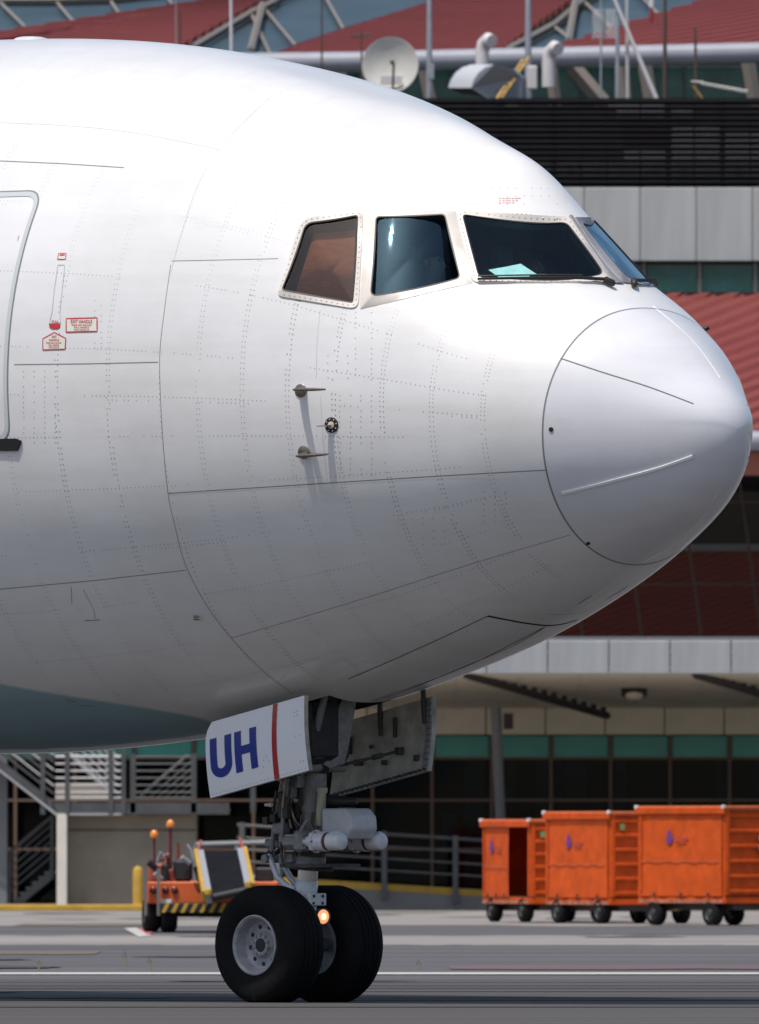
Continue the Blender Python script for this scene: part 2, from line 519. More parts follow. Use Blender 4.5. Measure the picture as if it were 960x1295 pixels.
# lower red roof with its gutter tube
YR = 289.0
MB().poly([(XC, YR, wz(557.5, YR)), (XR, YR, wz(557.5, YR))], .185, 20).build('gutter_tube', M_PIPE, TERM, smooth=40)
MB().box(((XC + XR) / 2, YR + .35, wz(586, YR)), (XR - XC, .25, .42)).build('eave_board', mat('rust red eave', (.34, .10, .06), rough=.6), TERM)
MB().box(((XC + XR) / 2, YR + 4.2, wz(575, YR) - .05), (XR - XC, 7.5, .1)).build('eave_soffit', M_DARKST, TERM)
def barrel(name, x0, x1, rows, n_ribs, skew, amp, m, nu=160, per=8):
    """rows: list of (y picture row, Y depth) from eave to top"""
    vs = []; fs = []
    lo, hi = min(0, -skew), n_ribs + max(0, -skew)
    nv = int(hi - lo) * per; nu = max(24, int(abs(skew) * 3))
    ys = np.array([r[0] for r in rows], float); Ys = np.array([r[1] for r in rows], float)
    tt = np.linspace(0, 1, len(rows))
    for j in range(nv + 1):
        for i in range(nu + 1):
            u = i / nu
            ph = (j / per) % 1.0
            v = min(1.0, max(0.0, (lo + j / per + skew * u) / n_ribs))
            yy = np.interp(v, tt, ys); YY = np.interp(v, tt, Ys)
            hgt = min(1.0, max(0.0, (abs(ph - .5) * 2 - .35) / .3))
            x = x0 + (x1 - x0) * u
            vs.append((x, YY - amp * hgt * .6, wz(yy, YY) + amp * hgt * .8))
    for j in range(nv):
        for i in range(nu):
            a = j * (nu + 1) + i
            fs.append((a, a + 1, a + nu + 2, a + nu + 1))
    return MB().add(vs, fs).build(name, m, TERM)
barrel('lower_roof', wx(560, YR), XR, [(552, YR + .1), (515, YR + 1.0), (480, YR + 2.2), (445, YR + 3.8), (410, YR + 6.0), (374, YR + 9.0)], 13, 26, .07, M_REDROOF)
MB().box(((XL + wx(560, YR)) / 2, YR + 5, wz(470, YR)), (wx(560, YR) - XL, .3, 3.0)).build('plain_wall', M_PANEL, TERM)
# green glazed strip and grey cladding above
YG = 299.0
bar_h('glazing_sill', YG - .1, 374, .10, M_PANEL, depth=.4)
tiles('strip_pane', YG + .1, 885, 70.5, 334, 371.5, M_TEALB, gap=.09, thick=.03)
bars_v('strip_mullion', YG + .02, [885 + 70.5 * q for q in range(-16, 6)], 332, 372, .06, M_TANBAR)
bar_h('shadow_line', YG + .1, 331.5, .10, M_DARKST, depth=.1)  # dark bar stands in for the shadow line under the cladding
tiles('cladding_panel', YG - .2, 810, 71.0, 237, 330, M_PANEL, gap=.012, thick=.12)
MB().box(((XL + XR) / 2, YG + 1.2, wz(285, YG)), (XR - XL, 1.0, 2.6)).build('cladding_backing', M_COL, TERM)
# louvred plant screen
YL = 299.15
zs0, zs1 = wz(236, YL), wz(126, YL)
me = MB().box((0, 0, 0), (XR - XL, .03, .105), Matrix.Rotation(math.radians(40), 3, 'X')).mesh('louvre_slat', M_LOUV)
for q in range(15):
    link('louvre_slat', me, TERM, rel((XL + XR) / 2, YL, zs0 + (q + .5) * (zs1 - zs0) / 15))
bars_v('screen_post', YL + .05, [701, 845, 914, 632, 563, 494, 425, 356, 287, 983, 1052], 125, 237, .10, M_LOUV)
bars_v('screen_strut', YL + .05, [768, 810, 878, 949, 735, 667, 598], 125, 237, .035, M_LOUV)
bar_h('screen_cap', YL, 126.5, .08, M_LOUV)
MB().box(((XL + XR) / 2, YL + 1.3, wz(184, YL)), (XR - XL, .2, 1.5)).build('plant_room_wall', M_ROOM, TERM)
MB().box(((XL + XR) / 2, YL + 6.5, wz(242, YL)), (XR - XL, 12.0, .1)).build('plant_deck', M_DARKST, TERM)
for q, (x0, y0, x1, y1) in enumerate(((790, 186, 842, 232), (850, 160, 910, 232), (850, 135, 876, 150), (918, 165, 975, 232), (780, 130, 840, 150))):
    Yp = YL + .9
    MB().box(((wx(x0, Yp) + wx(x1, Yp)) / 2, Yp, (wz(y0, Yp) + wz(y1, Yp)) / 2), (wx(x1, Yp) - wx(x0, Yp), .5, wz(y0, Yp) - wz(y1, Yp)), bevel=.03).build('plant_unit', M_FASCIA, TERM)
# clerestory behind the plant screen
YT = 311.0
tiles('clerestory_pane', YT + .3, 620, 82, 84, 240, M_CLER, gap=.05, thick=.03)
for (x0, y0, x1, y1, w) in ((786, 80, 792, 130, .14), (815, 80, 826, 130, .14), (946, 76, 957, 130, .14), (724, 84, 775, 130, .16), (697, 84, 704, 130, .12), (640, 85, 650, 130, .12), (536, 88, 548, 130, .12), (430, 90, 440, 130, .12), (330, 90, 340, 130, .12)):
    MB().poly([Q(x0, y0, YT), Q(x1, y1 + 14, YT)], w, 4).build('clerestory_post', M_TANBAR, TERM)
MB().poly([(XL, YT - .8, wz(89, YT)), (wx(440, YT), YT - .8, wz(81, YT)), (wx(960, YT), YT - .8, wz(69, YT)), (XR, YT - .8, wz(66.5, YT))], .205, 20).build('ridge_tube', M_PIPE, TERM, smooth=40)

# upper roofs: red shells with slate skylights between them
YU0, YU1 = 312.0, 332.0
def U(x, y):
    """roof plane: rises from the ridge tube backwards"""
    Y = np.interp(y, [-90, 80], [YU1, YU0])
    return Q(x, y, Y)
corrugated('roof_shell', [U(-330, 95), U(170, 95), U(352, -6), U(330, -6)], 17, 7, .12, M_REDROOF, (0, -.5, 1), nu=80)
corrugated('roof_shell', [U(300, 88), U(610, 84), U(800, -50), U(720, -50)], 24, 9, .12, M_REDROOF, (0, -.5, 1), nu=80)
corrugated('roof_shell', [U(660, 76), U(1250, 70), U(1250, -90), U(1190, -90)], 20, 14, .12, M_REDROOF, (0, -.5, 1), nu=90)
def skylight(pts_left, pts_right, drop=.12, bars=(), posts=()):
    """panes between matching points of the two edges"""
    n = len(pts_left)
    dn = Vector((0, .3, -drop))
    for q in range(n - 1):
        loop = [U(*pts_left[q]) + dn, U(*pts_right[q]) + dn, U(*pts_right[q + 1]) + dn, U(*pts_left[q + 1]) + dn]
        MB().slab(loop, .03, (0, .4, -1)).build('skylight_pane', M_SKY, TERM)
    for q in range(n):
        MB().poly([U(*pts_left[q]) + dn * .3, U(*pts_right[q]) + dn * .3], .04, 4).build('skylight_bar', M_TANBAR, TERM)
    for pts, m in ((pts_left, M_TANBAR), (pts_right, M_REDDEEP)):
        MB().poly([U(*p) for p in pts], .06, 4).build('skylight_edge', m, TERM)
skylight([(-185, -22), (-120, -22), (-60, -22), (0, 0), (72, 0), (140, -2), (210, -10), (280, -20), (340, -30)], [(-120, 66), (-60, 60), (-12, 52), (44, 43), (100, 33), (157, 24), (225, 14), (290, 6), (352, -4)])
skylight([(244, 58), (318, 14), (334, 7), (400, -28), (470, -60)], [(300, 82), (345, 72), (377, 58), (437, 38), (560, 0)])
skylight([(640, 62), (700, 30), (738, -2), (790, -30), (850, -60)], [(690, 70), (735, 56), (782, 40), (838, 20), (910, -2)])
for (x0, y0, x1, y1) in ((332, 8, 317, 66), (729, -4, 719, 54)):
    MB().poly([U(x0, y0) + Vector((0, -.1, .05)), U(x1, y1) + Vector((0, -.1, .05))], .07, 4).build('skylight_prop', M_TANBAR, TERM)
MB().box((0, YU1 + 1.0, wz(20, YU1)), (60, .2, 6)).build('roof_back', M_ROOM, TERM)

# ================================================================== things on the roof
M_GALV = mat('galvanised steel', (.45, .46, .48), rough=.4, metal=.6, noise=.12, nscale=8)
M_RUST = mat('rusty mast steel', (.09, .06, .045), rough=.8)
M_DISH = mat('weathered dish', (.52, .51, .47), rough=.6, noise=.10, nscale=3)
M_WHITEV = mat('white vent paint', (.66, .62, .61), rough=.5)
M_YELRUST = mat('rusty yellow ladder', (.42, .26, .08), rough=.7, noise=.4, nscale=6)
def mast(label, x0, y0, x1, y1, Y, r, m, extra=None):
    t = thing('antenna_mast', label, 'antenna mast', Q(x1, y1, Y), group='masts on the terminal roof')
    MB().poly([Q(x1, y1, Y), Q((x0 + x1) / 2, (y0 + y1) / 2, Y), Q(x0, y0, Y)], [r, r * .85, r * .7], 8).build('pole', m, t, smooth=60)
    if extra: extra(t)
    return t
Yp = 303.0
def rungs(t, x, y0, y1, Y, w, m, n):
    for q in range(n):
        y = y0 + (y1 - y0) * (q + .5) / n
        MB().tube(Q(x - w, y, Y), Q(x + w, y, Y), .012, n=5).build('rung', m, t)
mast('tall pale pole rising from the dome line behind the crown of the aircraft', 292, -12, 293, 100, Yp, .04, M_WHITEV)
mast('thin dark whip antenna left of the satellite dish', 407, -12, 407, 130, Yp, .022, M_RUST)
mast('thin pale rod in front of the red roof shell at upper left', 222, -12, 223, 90, Yp, .012, M_GALV, None)
mast('short dark mast with ribs in front of the left red roof', 228, 15, 228, 90, Yp, .025, M_RUST, lambda t: rungs(t, 228, 25, 60, Yp, 2.2, M_RUST, 6))
mast('galvanised pole standing right of the satellite dish', 543, -12, 543, 130, Yp, .065, M_GALV, lambda t: MB().box(Q(545, 90, Yp), (.12, .14, .3)).build('junction_box', M_GALV, t))
mast('galvanised pole beside the yellow ladder', 668, -12, 668, 130, Yp, .075, M_GALV, lambda t: MB().box(Q(673, 98, Yp), (.2, .16, .45), bevel=.02).build('junction_box', M_WHITEV, t))
mast('slim pole carrying a wire mesh panel', 760, -12, 760, 130, Yp, .022, M_GALV)
mast('grey pole just right of the mesh panel', 781, 20, 781, 130, Yp, .05, M_GALV)
mast('pale pole with yellow top near the leaning pole', 793, -5, 794, 130, Yp, .04, M_DISH)
mast('leaning pale pole crossing the ridge tube', 774, -8, 832, 130, Yp - .3, .05, M_WHITEV)
def spikes(x, y0, y1, n):
    def f(t):
        for q in range(n):
            y = y0 + (y1 - y0) * q / n
            MB().tube(Q(x - 2.6, y, Yp), Q(x + 2.6, y - 1.5, Yp), .012, n=5).build('step_bolt', M_RUST, t)
    return f
mast('dark rusty mast with step bolts up the middle', 841, -12, 841, 130, Yp, .045, M_RUST, spikes(841, 5, 120, 14))
mast('short dark antenna with stubby arms at right', 879, 35, 881, 130, Yp, .03, M_RUST, spikes(880, 50, 105, 8))
mast('dark mast with crossarms left of the dish', 457, 38, 458, 120, Yp, .022, M_RUST, lambda t: [MB().tube(Q(444, 45 + 3 * k, Yp), Q(470, 42 + 3 * k, Yp), .014, n=5).build('crossarm', M_RUST, t) for k in range(2)])
# red lamp hung at the skylight edge
t = thing('obstruction_lamp', 'small red lamp hanging under a white fitting at top right', 'lamp', Q(824, 24, Yp))
MB().lathe(Q(824, 20, Yp), (0, 0, 1), [(-.14, .001), (-.13, .03), (.0, .04), (.14, .035), (.15, .001)], 10).build('lens', mat('red lens', (.35, .03, .03), rough=.3), t, smooth=50)
MB().tube(Q(824, 9, Yp), Q(825, -8, Yp), .05, n=8).build('cap', M_WHITEV, t)
# wire mesh panel
t = thing('mesh_antenna', 'square wire mesh antenna panel in front of the upper skylight', 'antenna', Q(766, 48, Yp + .1))
for q in range(12):
    y = 13 + q * 3.1
    MB().tube(Q(750, y, Yp + .1), Q(779, y, Yp + .1), .010, n=4).build('wire', M_GALV, t)
for x in (750, 764.5, 779): MB().tube(Q(x, 12, Yp + .1), Q(x, 50, Yp + .1), .016, n=4).build('edge_bar', M_GALV, t)
# satellite dish
dc = Q(494.5, 83.5, 301.0); dax = Vector((-.10, -1, .12)).normalized()
t = thing('satellite_dish', 'round weathered satellite dish behind the crown of the aircraft', 'satellite dish', Q(494, 130, 301))
prof_d = [(.16 - .16 * (1 - (r / .53)**2) - .0, r) for r in np.linspace(.001, .53, 12)]
dish = MB().lathe(dc, dax, prof_d + [(.165, .545), (.14, .545)] + [(.13 - .16 * (1 - (r / .53)**2), r) for r in np.linspace(.53, .001, 10)], 40)
dish.build('reflector', M_DISH, t, smooth=40)
MB().poly([Q(497, 112, 300.6), Q(498, 80, 300.2)], .022, 6).build('feed_arm', M_DARKST, t)
MB().poly([Q(498, 80, 300.2), Q(494, 77, 300.2)], [.05, .03], 8).build('feed_horn', M_DARKST, t)
MB().poly([dc - dax * .05, Q(494, 130, 301.4)], .06, 8).build('mount', M_GALV, t)
MB().box(Q(495, 101, 300.75), (.42, .02, .18), bevel=.006).build('patch', M_WHITEV, t)
# duct hood
t = thing('duct_hood', 'curved grey metal air duct hood on the plant deck', 'air duct', Q(610, 126, 301))
prof_h = [(567, 112), (571, 100), (578, 90), (590, 84), (604, 81.5), (622, 81), (622, 126), (598, 117)]
def HP(x, y, dY): return Q(x, y, 301 + dY)
hood = MB()
top_c = [(567, 111), (570, 101), (576, 92), (585, 85), (596, 81.5)]
shp = [(24, 2)] * 5
A = [Q(x, y, 301.4) for x, y in top_c]
B = [Q(x + 29, y, 300.3) for x, y in top_c]
vs = A + B
n = len(A)
hood.add(vs, [(k, n + k, n + k + 1, k + 1) for k in range(n - 1)])
HO = hood.build('hood_top', mat('hood pale paint', (.50, .51, .53), rough=.5), t, smooth=60)
M_DUCT = mat('duct side', (.24, .26, .28), rough=.5)
sd = [Q(625, 81.5, 300.3), Q(648, 86, 300.6), Q(660, 98, 300.8), Q(660, 128, 300.8), Q(628, 128, 300.5), Q(614, 122, 300.4), Q(596, 111, 300.3), Q(599, 101, 300.3), Q(605, 92, 300.3), Q(614, 85, 300.3)]
MB().slab(sd, .5, (.2, 1, 0)).build('hood_side', M_DUCT, t)
MB().slab([Q(567, 111, 301.38), Q(596, 112, 300.32), Q(614, 122.5, 300.42), Q(585, 119, 301.4)], .04, (0, 1, .2)).build('hood_mouth', M_BLACK2 if 'M_BLACK2' in globals() else M_DARKST, t)
# gooseneck vents
for q, (x, y, lab) in enumerate(((613, 62, 'white gooseneck vent pipe above the duct hood'), (697, 72, 'white gooseneck vent pipe right of the ladder'))):
    Yv = 302.0
    MB().poly([Q(x - 3, y + 38, Yv), Q(x - 3, y + 4, Yv), Q(x - 1, y - 6, Yv), Q(x + 5, y - 12, Yv - .1), Q(x + 9, y - 10, Yv - .2)], [.13, .13, .14, .14, .13], 12).build('vent_pipe', M_WHITEV, None, smooth=50, label=lab, cat='vent pipe', group='vents on the plant deck')
# yellow ladder
t = thing('ladder', 'rusty yellow ladder leaning against the ridge tube', 'ladder', Q(626, 128, 300))
a, b = Q(626, 128, 300), Q(661, 76, 301.5)
off = Vector((.13, 0, .06))
for s_ in (0, 1): MB().poly([a + off * s_, b + off * s_], .028, 6).build('rail', M_YELRUST, t)
for q in range(9):
    p = a.lerp(b, (q + .5) / 9); MB().tube(p, p + off, .024, n=6).build('rung', M_YELRUST, t)
t = thing('fallen_aerial', 'thin rods of a fallen aerial lying over the plant screen at right', 'antenna', Q(886, 105, Yp))
for (x0, y0, x1, y1) in ((876, 108, 888, 124), (884, 104, 946, 115), (886, 106, 945, 117), (874, 103, 890, 104)):
    MB().poly([Q(x0, y0, Yp - 1), Q(x1, y1, Yp - 1)], .02, 5).build('rod', M_YELRUST if x0 == 876 else M_DISH, t)

# ================================================================== ramp, stairs, walls at ground level
YK = 290.0
t = thing('access_ramp', 'concrete ramp with a yellow edge along the terminal front', 'ramp', (0, YK, 0))
xr0, xr1 = wx(255, YK), wx(960, YK)
h0, h1 = wz(1104, YK), wz(1150, YK) + .03
MB().add([(xr0, YK, 0), (xr1, YK, 0), (xr1, YK, h1), (xr0, YK, h0), (xr0, YK + 3.5, 0), (xr1, YK + 3.5, 0), (xr1, YK + 3.5, h1), (xr0, YK + 3.5, h0)],
         [(0, 1, 2, 3), (3, 2, 6, 7), (0, 3, 7, 4), (5, 4, 7, 6), (1, 5, 6, 2)]).build('ramp_body', M_KERB, t)
MB().add([(xr0, YK - .012, h0 - .13), (xr1, YK - .012, h1 - .10), (xr1, YK - .012, h1 + .012), (xr0, YK - .012, h0 + .012), (xr0, YK + .25, h0 + .012), (xr1, YK + .25, h1 + .012)],
         [(0, 1, 2, 3), (3, 2, 5, 4)]).build('yellow_edge', M_YEL, t)
M_RAIL = mat('weathered railing steel', (.10, .10, .10), rough=.6, noise=.2, nscale=5)
rl = thing('ramp_railing', 'grey steel railing with four rails along the ramp', 'railing', (0, YK + .1, 0))
def ramp_z(x): return h0 + (h1 - h0) * (wx(x, YK) - xr0) / (xr1 - xr0)
for x in (306, 396, 486, 576, 666, 756, 846):
    MB().box((wx(x, YK), YK - .05, ramp_z(x) + .36), (.10, .10, 1.25)).build('post', M_RAIL, rl)
for q, dz in enumerate((.93, .70, .48, .26)):
    MB().poly([(wx(300, YK), YK - .05, ramp_z(300) + dz), (wx(850, YK), YK - .05, ramp_z(850) + dz)], .035 if q == 0 else .026, 6).build('rail', M_RAIL, rl)
MB().box((wx(110, YK + 2), YK - 3.0, .06), (7.2, .5, .12), bevel=.02).build('kerb', M_YEL, None, label='long low yellow kerb in front of the concrete stair wall', cat='kerb')

YS_ = 293.0
t = thing('stair_wall', 'brown concrete wall under the stair landing with a pale sunlit end', 'wall', (wx(200, YS_), YS_, 0))
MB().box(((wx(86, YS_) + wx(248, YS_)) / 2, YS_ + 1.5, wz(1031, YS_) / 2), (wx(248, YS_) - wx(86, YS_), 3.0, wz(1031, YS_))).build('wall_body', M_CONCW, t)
MB().box(((wx(73, YS_) + wx(85.5, YS_)) / 2, YS_ + .6, wz(1030, YS_) / 2), (wx(85.5, YS_) - wx(73, YS_), 3.0, wz(1030, YS_))).build('end_pier', M_CONC_SUNLIT, t)
MB().box(((wx(86, YS_) + wx(248, YS_)) / 2, YS_ - .012, wz(1050, YS_)), (wx(248, YS_) - wx(86, YS_), .02, .02)).build('joint', M_DARKST, t)

st = thing('steel_staircase', 'grey steel staircase with landing and many thin rails at left', 'staircase', (wx(110, YS_), YS_, 0))
M_STAIR = mat('stair steel shaded', (.075, .078, .082), rough=.5, noise=.2, nscale=4)  # shade on posts and beams put into a darker steel colour
M_STAIR_LIT = mat('stair steel sunlit', (.42, .42, .43), rough=.45)  # sunlight on the left rails put into a paler steel colour
def rod(name, x0, y0, x1, y1, Y, r, m=None, n=5): return MB().poly([Q(x0, y0, Y), Q(x1, y1, Y)], r, n).build(name, m or M_STAIR, st)
Ya = YS_ - .6
# landing beam
MB().slab([Q(70, 1030, Ya), Q(290, 1030, Ya), Q(290, 1015, Ya), Q(66, 1015, Ya)], .12, (0, 1, 0)).build('landing_beam', M_STAIR, st)
MB().slab([Q(70, 1031, Ya), Q(156, 1031, Ya), Q(156, 1028.5, Ya), Q(70, 1028.5, Ya)], .03, (0, -1, 0)).build('beam_flange', M_STAIR_LIT, st)
MB().box(((wx(70, Ya) + wx(290, Ya)) / 2, Ya + 1.2, wz(1024, Ya)), (wx(290, Ya) - wx(70, Ya), 2.2, .06)).build('landing_deck', M_COL, st)
# near flight running up to the left
MB().slab([Q(72, 1030, Ya), Q(-90, 904, Ya), Q(-90, 890, Ya), Q(66, 1012, Ya)], .10, (0, 1, 0)).build('stringer', M_STAIR, st)
MB().slab([Q(71, 1031.5, Ya - .02), Q(-90, 906, Ya - .02), Q(-90, 903.5, Ya - .02), Q(71, 1028, Ya - .02)], .05, (0, -1, 0)).build('stringer_flange', M_STAIR_LIT, st)
for k in range(14):
    x = 66 - k * 11.0; y = 1020 - k * 8.6
    MB().box(Q(x, y, Ya + .7), (.22, 1.1, .035)).build('tread', M_COL, st)
for k, dy in enumerate((8, 18, 28, 38, 48, 58)):
    rod('rail', 68, 1012 - dy, -90, 888 - dy, Ya, .022 if k < 5 else .035, M_STAIR_LIT if k % 2 else M_STAIR)
for k, y in enumerate((957, 966, 975, 984, 993, 1002, 1009)):
    rod('rail', 70, y, 156, y, Ya, .02 if k else .03, M_STAIR_LIT)
    rod('rail', 168, y, 246, y, Ya + 1.4, .014, M_STAIR)
for x, w in ((54, .05), (85, .07), (140, .10), (156, .05)):
    MB().slab([Q(x - 3, 1030, Ya - .04), Q(x + 3, 1030, Ya - .04), Q(x + 3, 948, Ya - .04), Q(x - 3, 948, Ya - .04)], .06, (0, 1, 0)).build('post', M_STAIR, st)
for x in (168, 245, 320):
    MB().slab([Q(x - 3.4, 1028, Ya), Q(x + 3.4, 1028, Ya), Q(x + 3.4, 953, Ya), Q(x - 3.4, 953, Ya)], .08, (0, 1, 0)).build('post', M_STAIR, st)
# upper flight behind, running up to the left then the right
rod('handrail', 140, 1003, 85, 950, Ya + 1.1, .05, M_STAIR_LIT)
for k in range(6): rod('rail', 150, 1004 - k * 9, 95 + k * 2, 952 - k * 9, Ya + 1.1, .018, M_STAIR_LIT)
rod('handrail', 178, 1007, 238, 955, Ya + 1.6, .035)
for k in range(5): rod('rail', 188 + k * 10, 1010, 242, 963 + k * 9, Ya + 1.6, .016)
MB().slab([Q(70, 1012, Ya + 2.0), Q(140, 1012, Ya + 2.0), Q(140, 990, Ya + 2.0), Q(70, 990, Ya + 2.0)], .05, (0, 1, 0)).build('landing_panel', M_CONCW, st)
# lower flight
Yb = YS_ + .4
MB().slab([Q(14, 1143, Yb), Q(28, 1143, Yb), Q(66, 1112, Yb), Q(66, 1098, Yb)], .10, (0, 1, 0)).build('lower_stringer', M_STAIR, st)
for k in range(6): rod('rail', 13, 1077 + k * 10, 68, 1031 + k * 10, Yb, .035 if k == 0 else .016)
rod('post', 12, 1076, 10, 1142, Yb, .06); rod('post', 66, 1034, 66, 1112, Yb, .04)
for k in range(6): MB().box(Q(24 + k * 8, 1136 - k * 6.5, Yb + .6), (.2, 1.0, .04)).build('tread', M_COL, st)
t = thing('steel_column', 'dark grey steel column at the far left below the stairs', 'column', Q(2, 1146, YS_))
MB().box(((wx(-6, YS_) + wx(9, YS_)) / 2, YS_ + .3, 1.6), (.22, .22, 3.2), bevel=.01).build('column_shaft', M_COL, t)
MB().box(((wx(-6, YS_) + wx(9, YS_)) / 2, YS_ + .3, .03), (.4, .4, .06), bevel=.01).build('base_plate', M_COL, t)
# bollard
t = thing('bollard', 'yellow round-topped bollard left of the belt loader', 'bollard', Q(174.5, 1147, 287))
bb = Q(174.5, 1147, 287); bb.z = 0
MB().lathe(bb, (0, 0, 1), [(0, .095), (.74, .095), (.79, .075), (.82, .03), (.825, .001)], 18).build('bollard_post', M_YEL, t, smooth=50)

# ================================================================== the airliner
# profile of the nose: heights above / below the nose tip, half widths, at stations aft of the tip
TH, NOSE_PX, NOSE_Z = 0.77147, 932.64152, 4.42673
KN = np.sqrt(np.array([0, .1, .35, .7, 1.0, 1.25, 1.5, 1.8, 2.15, 2.5, 3.0, 3.7, 4.7, 6, 8, 11.]))
TOPK = np.array([0, 0.18882, 0.44329, 0.81467, 1.01704, 1.16435, 1.27872, 1.46158, 1.74605, 1.99335, 2.3551, 2.71211, 2.98859, 3.13483, 3.2149, 3.1995])
BOTK = np.array([0, 0.33506, 0.60934, 0.82583, 0.98314, 1.11896, 1.24949, 1.39105, 1.54024, 1.66945, 1.82341, 2.0106, 2.20351, 2.35924, 2.45436, 2.28217])
WIDK = np.array([0, 0.26863, 0.54237, 0.8736, 1.10867, 1.2594, 1.37373, 1.48692, 1.60638, 1.71364, 1.84659, 2.00255, 2.17908, 2.34832, 2.49613, 2.51614])
ZCK = np.sqrt(np.array([0, 1.5, 4, 11.])); ZCV = np.array([0, 0.14105, 0.38996, 0.3928])
RDK = np.sqrt(np.array([0, .8, 1.3, 1.7, 2.2, 2.8, 3.8, 5.5, 11])); RDV = np.array([0, 0, -0.00082, 0.21861, 0.3272, 0.16597, -0.06027, 0, 0])
RIDGE = 0.5

def cub_setup(xk, yk):
    h = np.diff(xk); N = len(xk)
    A = np.zeros((N, N)); r = np.zeros(N); A[0, 0] = 1; A[-1, -1] = 1
    for i in range(1, N - 1):
        A[i, i - 1] = h[i - 1]; A[i, i] = 2 * (h[i - 1] + h[i]); A[i, i + 1] = h[i]
        r[i] = 6 * ((yk[i + 1] - yk[i]) / h[i] - (yk[i] - yk[i - 1]) / h[i - 1])
    M = np.linalg.solve(A, r)
    def f(x):
        i = np.clip(np.searchsorted(xk, x) - 1, 0, N - 2); a = xk[i + 1] - x; b = x - xk[i]
        return M[i] * a**3 / (6 * h[i]) + M[i + 1] * b**3 / (6 * h[i]) + (yk[i] / h[i] - M[i] * h[i] / 6) * a + (yk[i + 1] / h[i] - M[i + 1] * h[i] / 6) * b
    return f
fT, fB, fW, fZ, fR = cub_setup(KN, TOPK), cub_setup(KN, BOTK), cub_setup(KN, WIDK), cub_setup(ZCK, ZCV), cub_setup(RDK, RDV)
CT, ST = math.cos(TH), math.sin(TH)
NX, NY = (NOSE_PX - CX) / 165.0, DIST
FWD = Vector((CT, -ST, 0)); RGT = Vector((-ST, -CT, 0))

def prof(s):
    s = np.asarray(s, float)
    s = np.where(s < 10, s, 11 - np.exp(-(np.minimum(s, 60) - 10)))
    u = np.sqrt(np.maximum(s, 1e-6))
    return NOSE_Z + fT(u), NOSE_Z - fB(u), fW(u), NOSE_Z + fZ(u), fR(u)

def surf(s, phi):
    """phi 0 = crown, +90 deg = right hand side (towards the camera)"""
    t, b, w, zc, rd = prof(s)
    l = w * np.sin(phi); c = np.cos(phi)
    z = np.where(c >= 0, zc + (t - zc) * c + rd * np.exp(-(l / RIDGE)**2), zc + (zc - b) * c)
    return l, z

def to_world(s, l, z):
    return NX - s * CT - l * ST, NY + s * ST - l * CT, z

def to_local(X, Y):
    dx, dy = X - NX, Y - NY
    return -dx * CT + dy * ST, -dx * ST - dy * CT

def implicit(X, Y, Z):
    s, l = to_local(X, Y)
    t, b, w, zc, rd = prof(np.maximum(s, 1e-5))
    q = np.sqrt(np.maximum(1 - (l / w)**2, 0))
    v = np.where(Z > zc, (Z - zc - rd * np.exp(-(l / RIDGE)**2)) / (t - zc) - q, (zc - Z) / (zc - b) - q)
    v = np.where(np.abs(l) > w, np.abs(l / w) - 1 + 1e-6, v)
    return np.where(s <= 0, 9 - s, v)

def smoothf(X, Y, Z):
    s, l = to_local(X, Y)
    t, b, w, zc, rd = prof(np.maximum(s, 1e-5))
    h = np.where(Z > zc, t - zc, zc - b)
    zz = np.where(Z > zc, Z - rd * np.exp(-(l / RIDGE)**2), Z)
    return (l / w)**2 + ((zz - zc) / h)**2

def normal_at(P):
    e = 0.004
    X, Y, Z = P
    g = Vector((float(smoothf(X + e, Y, Z) - smoothf(X - e, Y, Z)), float(smoothf(X, Y + e, Z) - smoothf(X, Y - e, Z)), float(smoothf(X, Y, Z + e) - smoothf(X, Y, Z - e))))
    return g.normalized()

YS = np.arange(NY - 4, NY + 9, .02)
def unproj(x, y):
    """first point of the skin on the ray through picture position (x, y)"""
    kx, kz = (x - CX) / FPX, (CY - y) / FPX
    v = implicit(kx * YS, YS, CAM_H + kz * YS)
    i = np.where(v < 0)[0]
    if len(i) == 0:
        i0 = int(np.argmin(v)); Y = YS[i0]
        return Vector((kx * Y, Y, CAM_H + kz * Y))
    i0 = int(i[0]); a, b = YS[max(i0 - 1, 0)], YS[i0]
    for _ in range(14):
        m = (a + b) / 2
        if implicit(kx * m, m, CAM_H + kz * m) < 0: b = m
        else: a = m
    return Vector((kx * b, b, CAM_H + kz * b))

def pix(P):
    return CX + FPX * P[0] / P[1], CY - FPX * (P[2] - CAM_H) / P[1]

def mirror(P):
    s, l = to_local(P[0], P[1])
    return Vector(to_world(s, -l, P[2]))

def densify(pts, step=6.0):
    out = []
    for (x0, y0), (x1, y1) in zip(pts[:-1], pts[1:]):
        n = max(1, int(math.hypot(x1 - x0, y1 - y0) / step))
        for k in range(n):
            out.append((x0 + (x1 - x0) * k / n, y0 + (y1 - y0) * k / n))
    out.append(pts[-1])
    return out

def catmull(pts, n=8):
    P = [pts[0]] + list(pts) + [pts[-1]]
    out = []
    for i in range(1, len(P) - 2):
        p0, p1, p2, p3 = [np.array(q, float) for q in P[i - 1:i + 3]]
        for k in range(n):
            t = k / n
            out.append(tuple(.5 * ((2 * p1) + (-p0 + p2) * t + (2 * p0 - 5 * p1 + 4 * p2 - p3) * t * t + (-p0 + 3 * p1 - 3 * p2 + p3) * t**3)))
    out.append(tuple(pts[-1]))
    return out

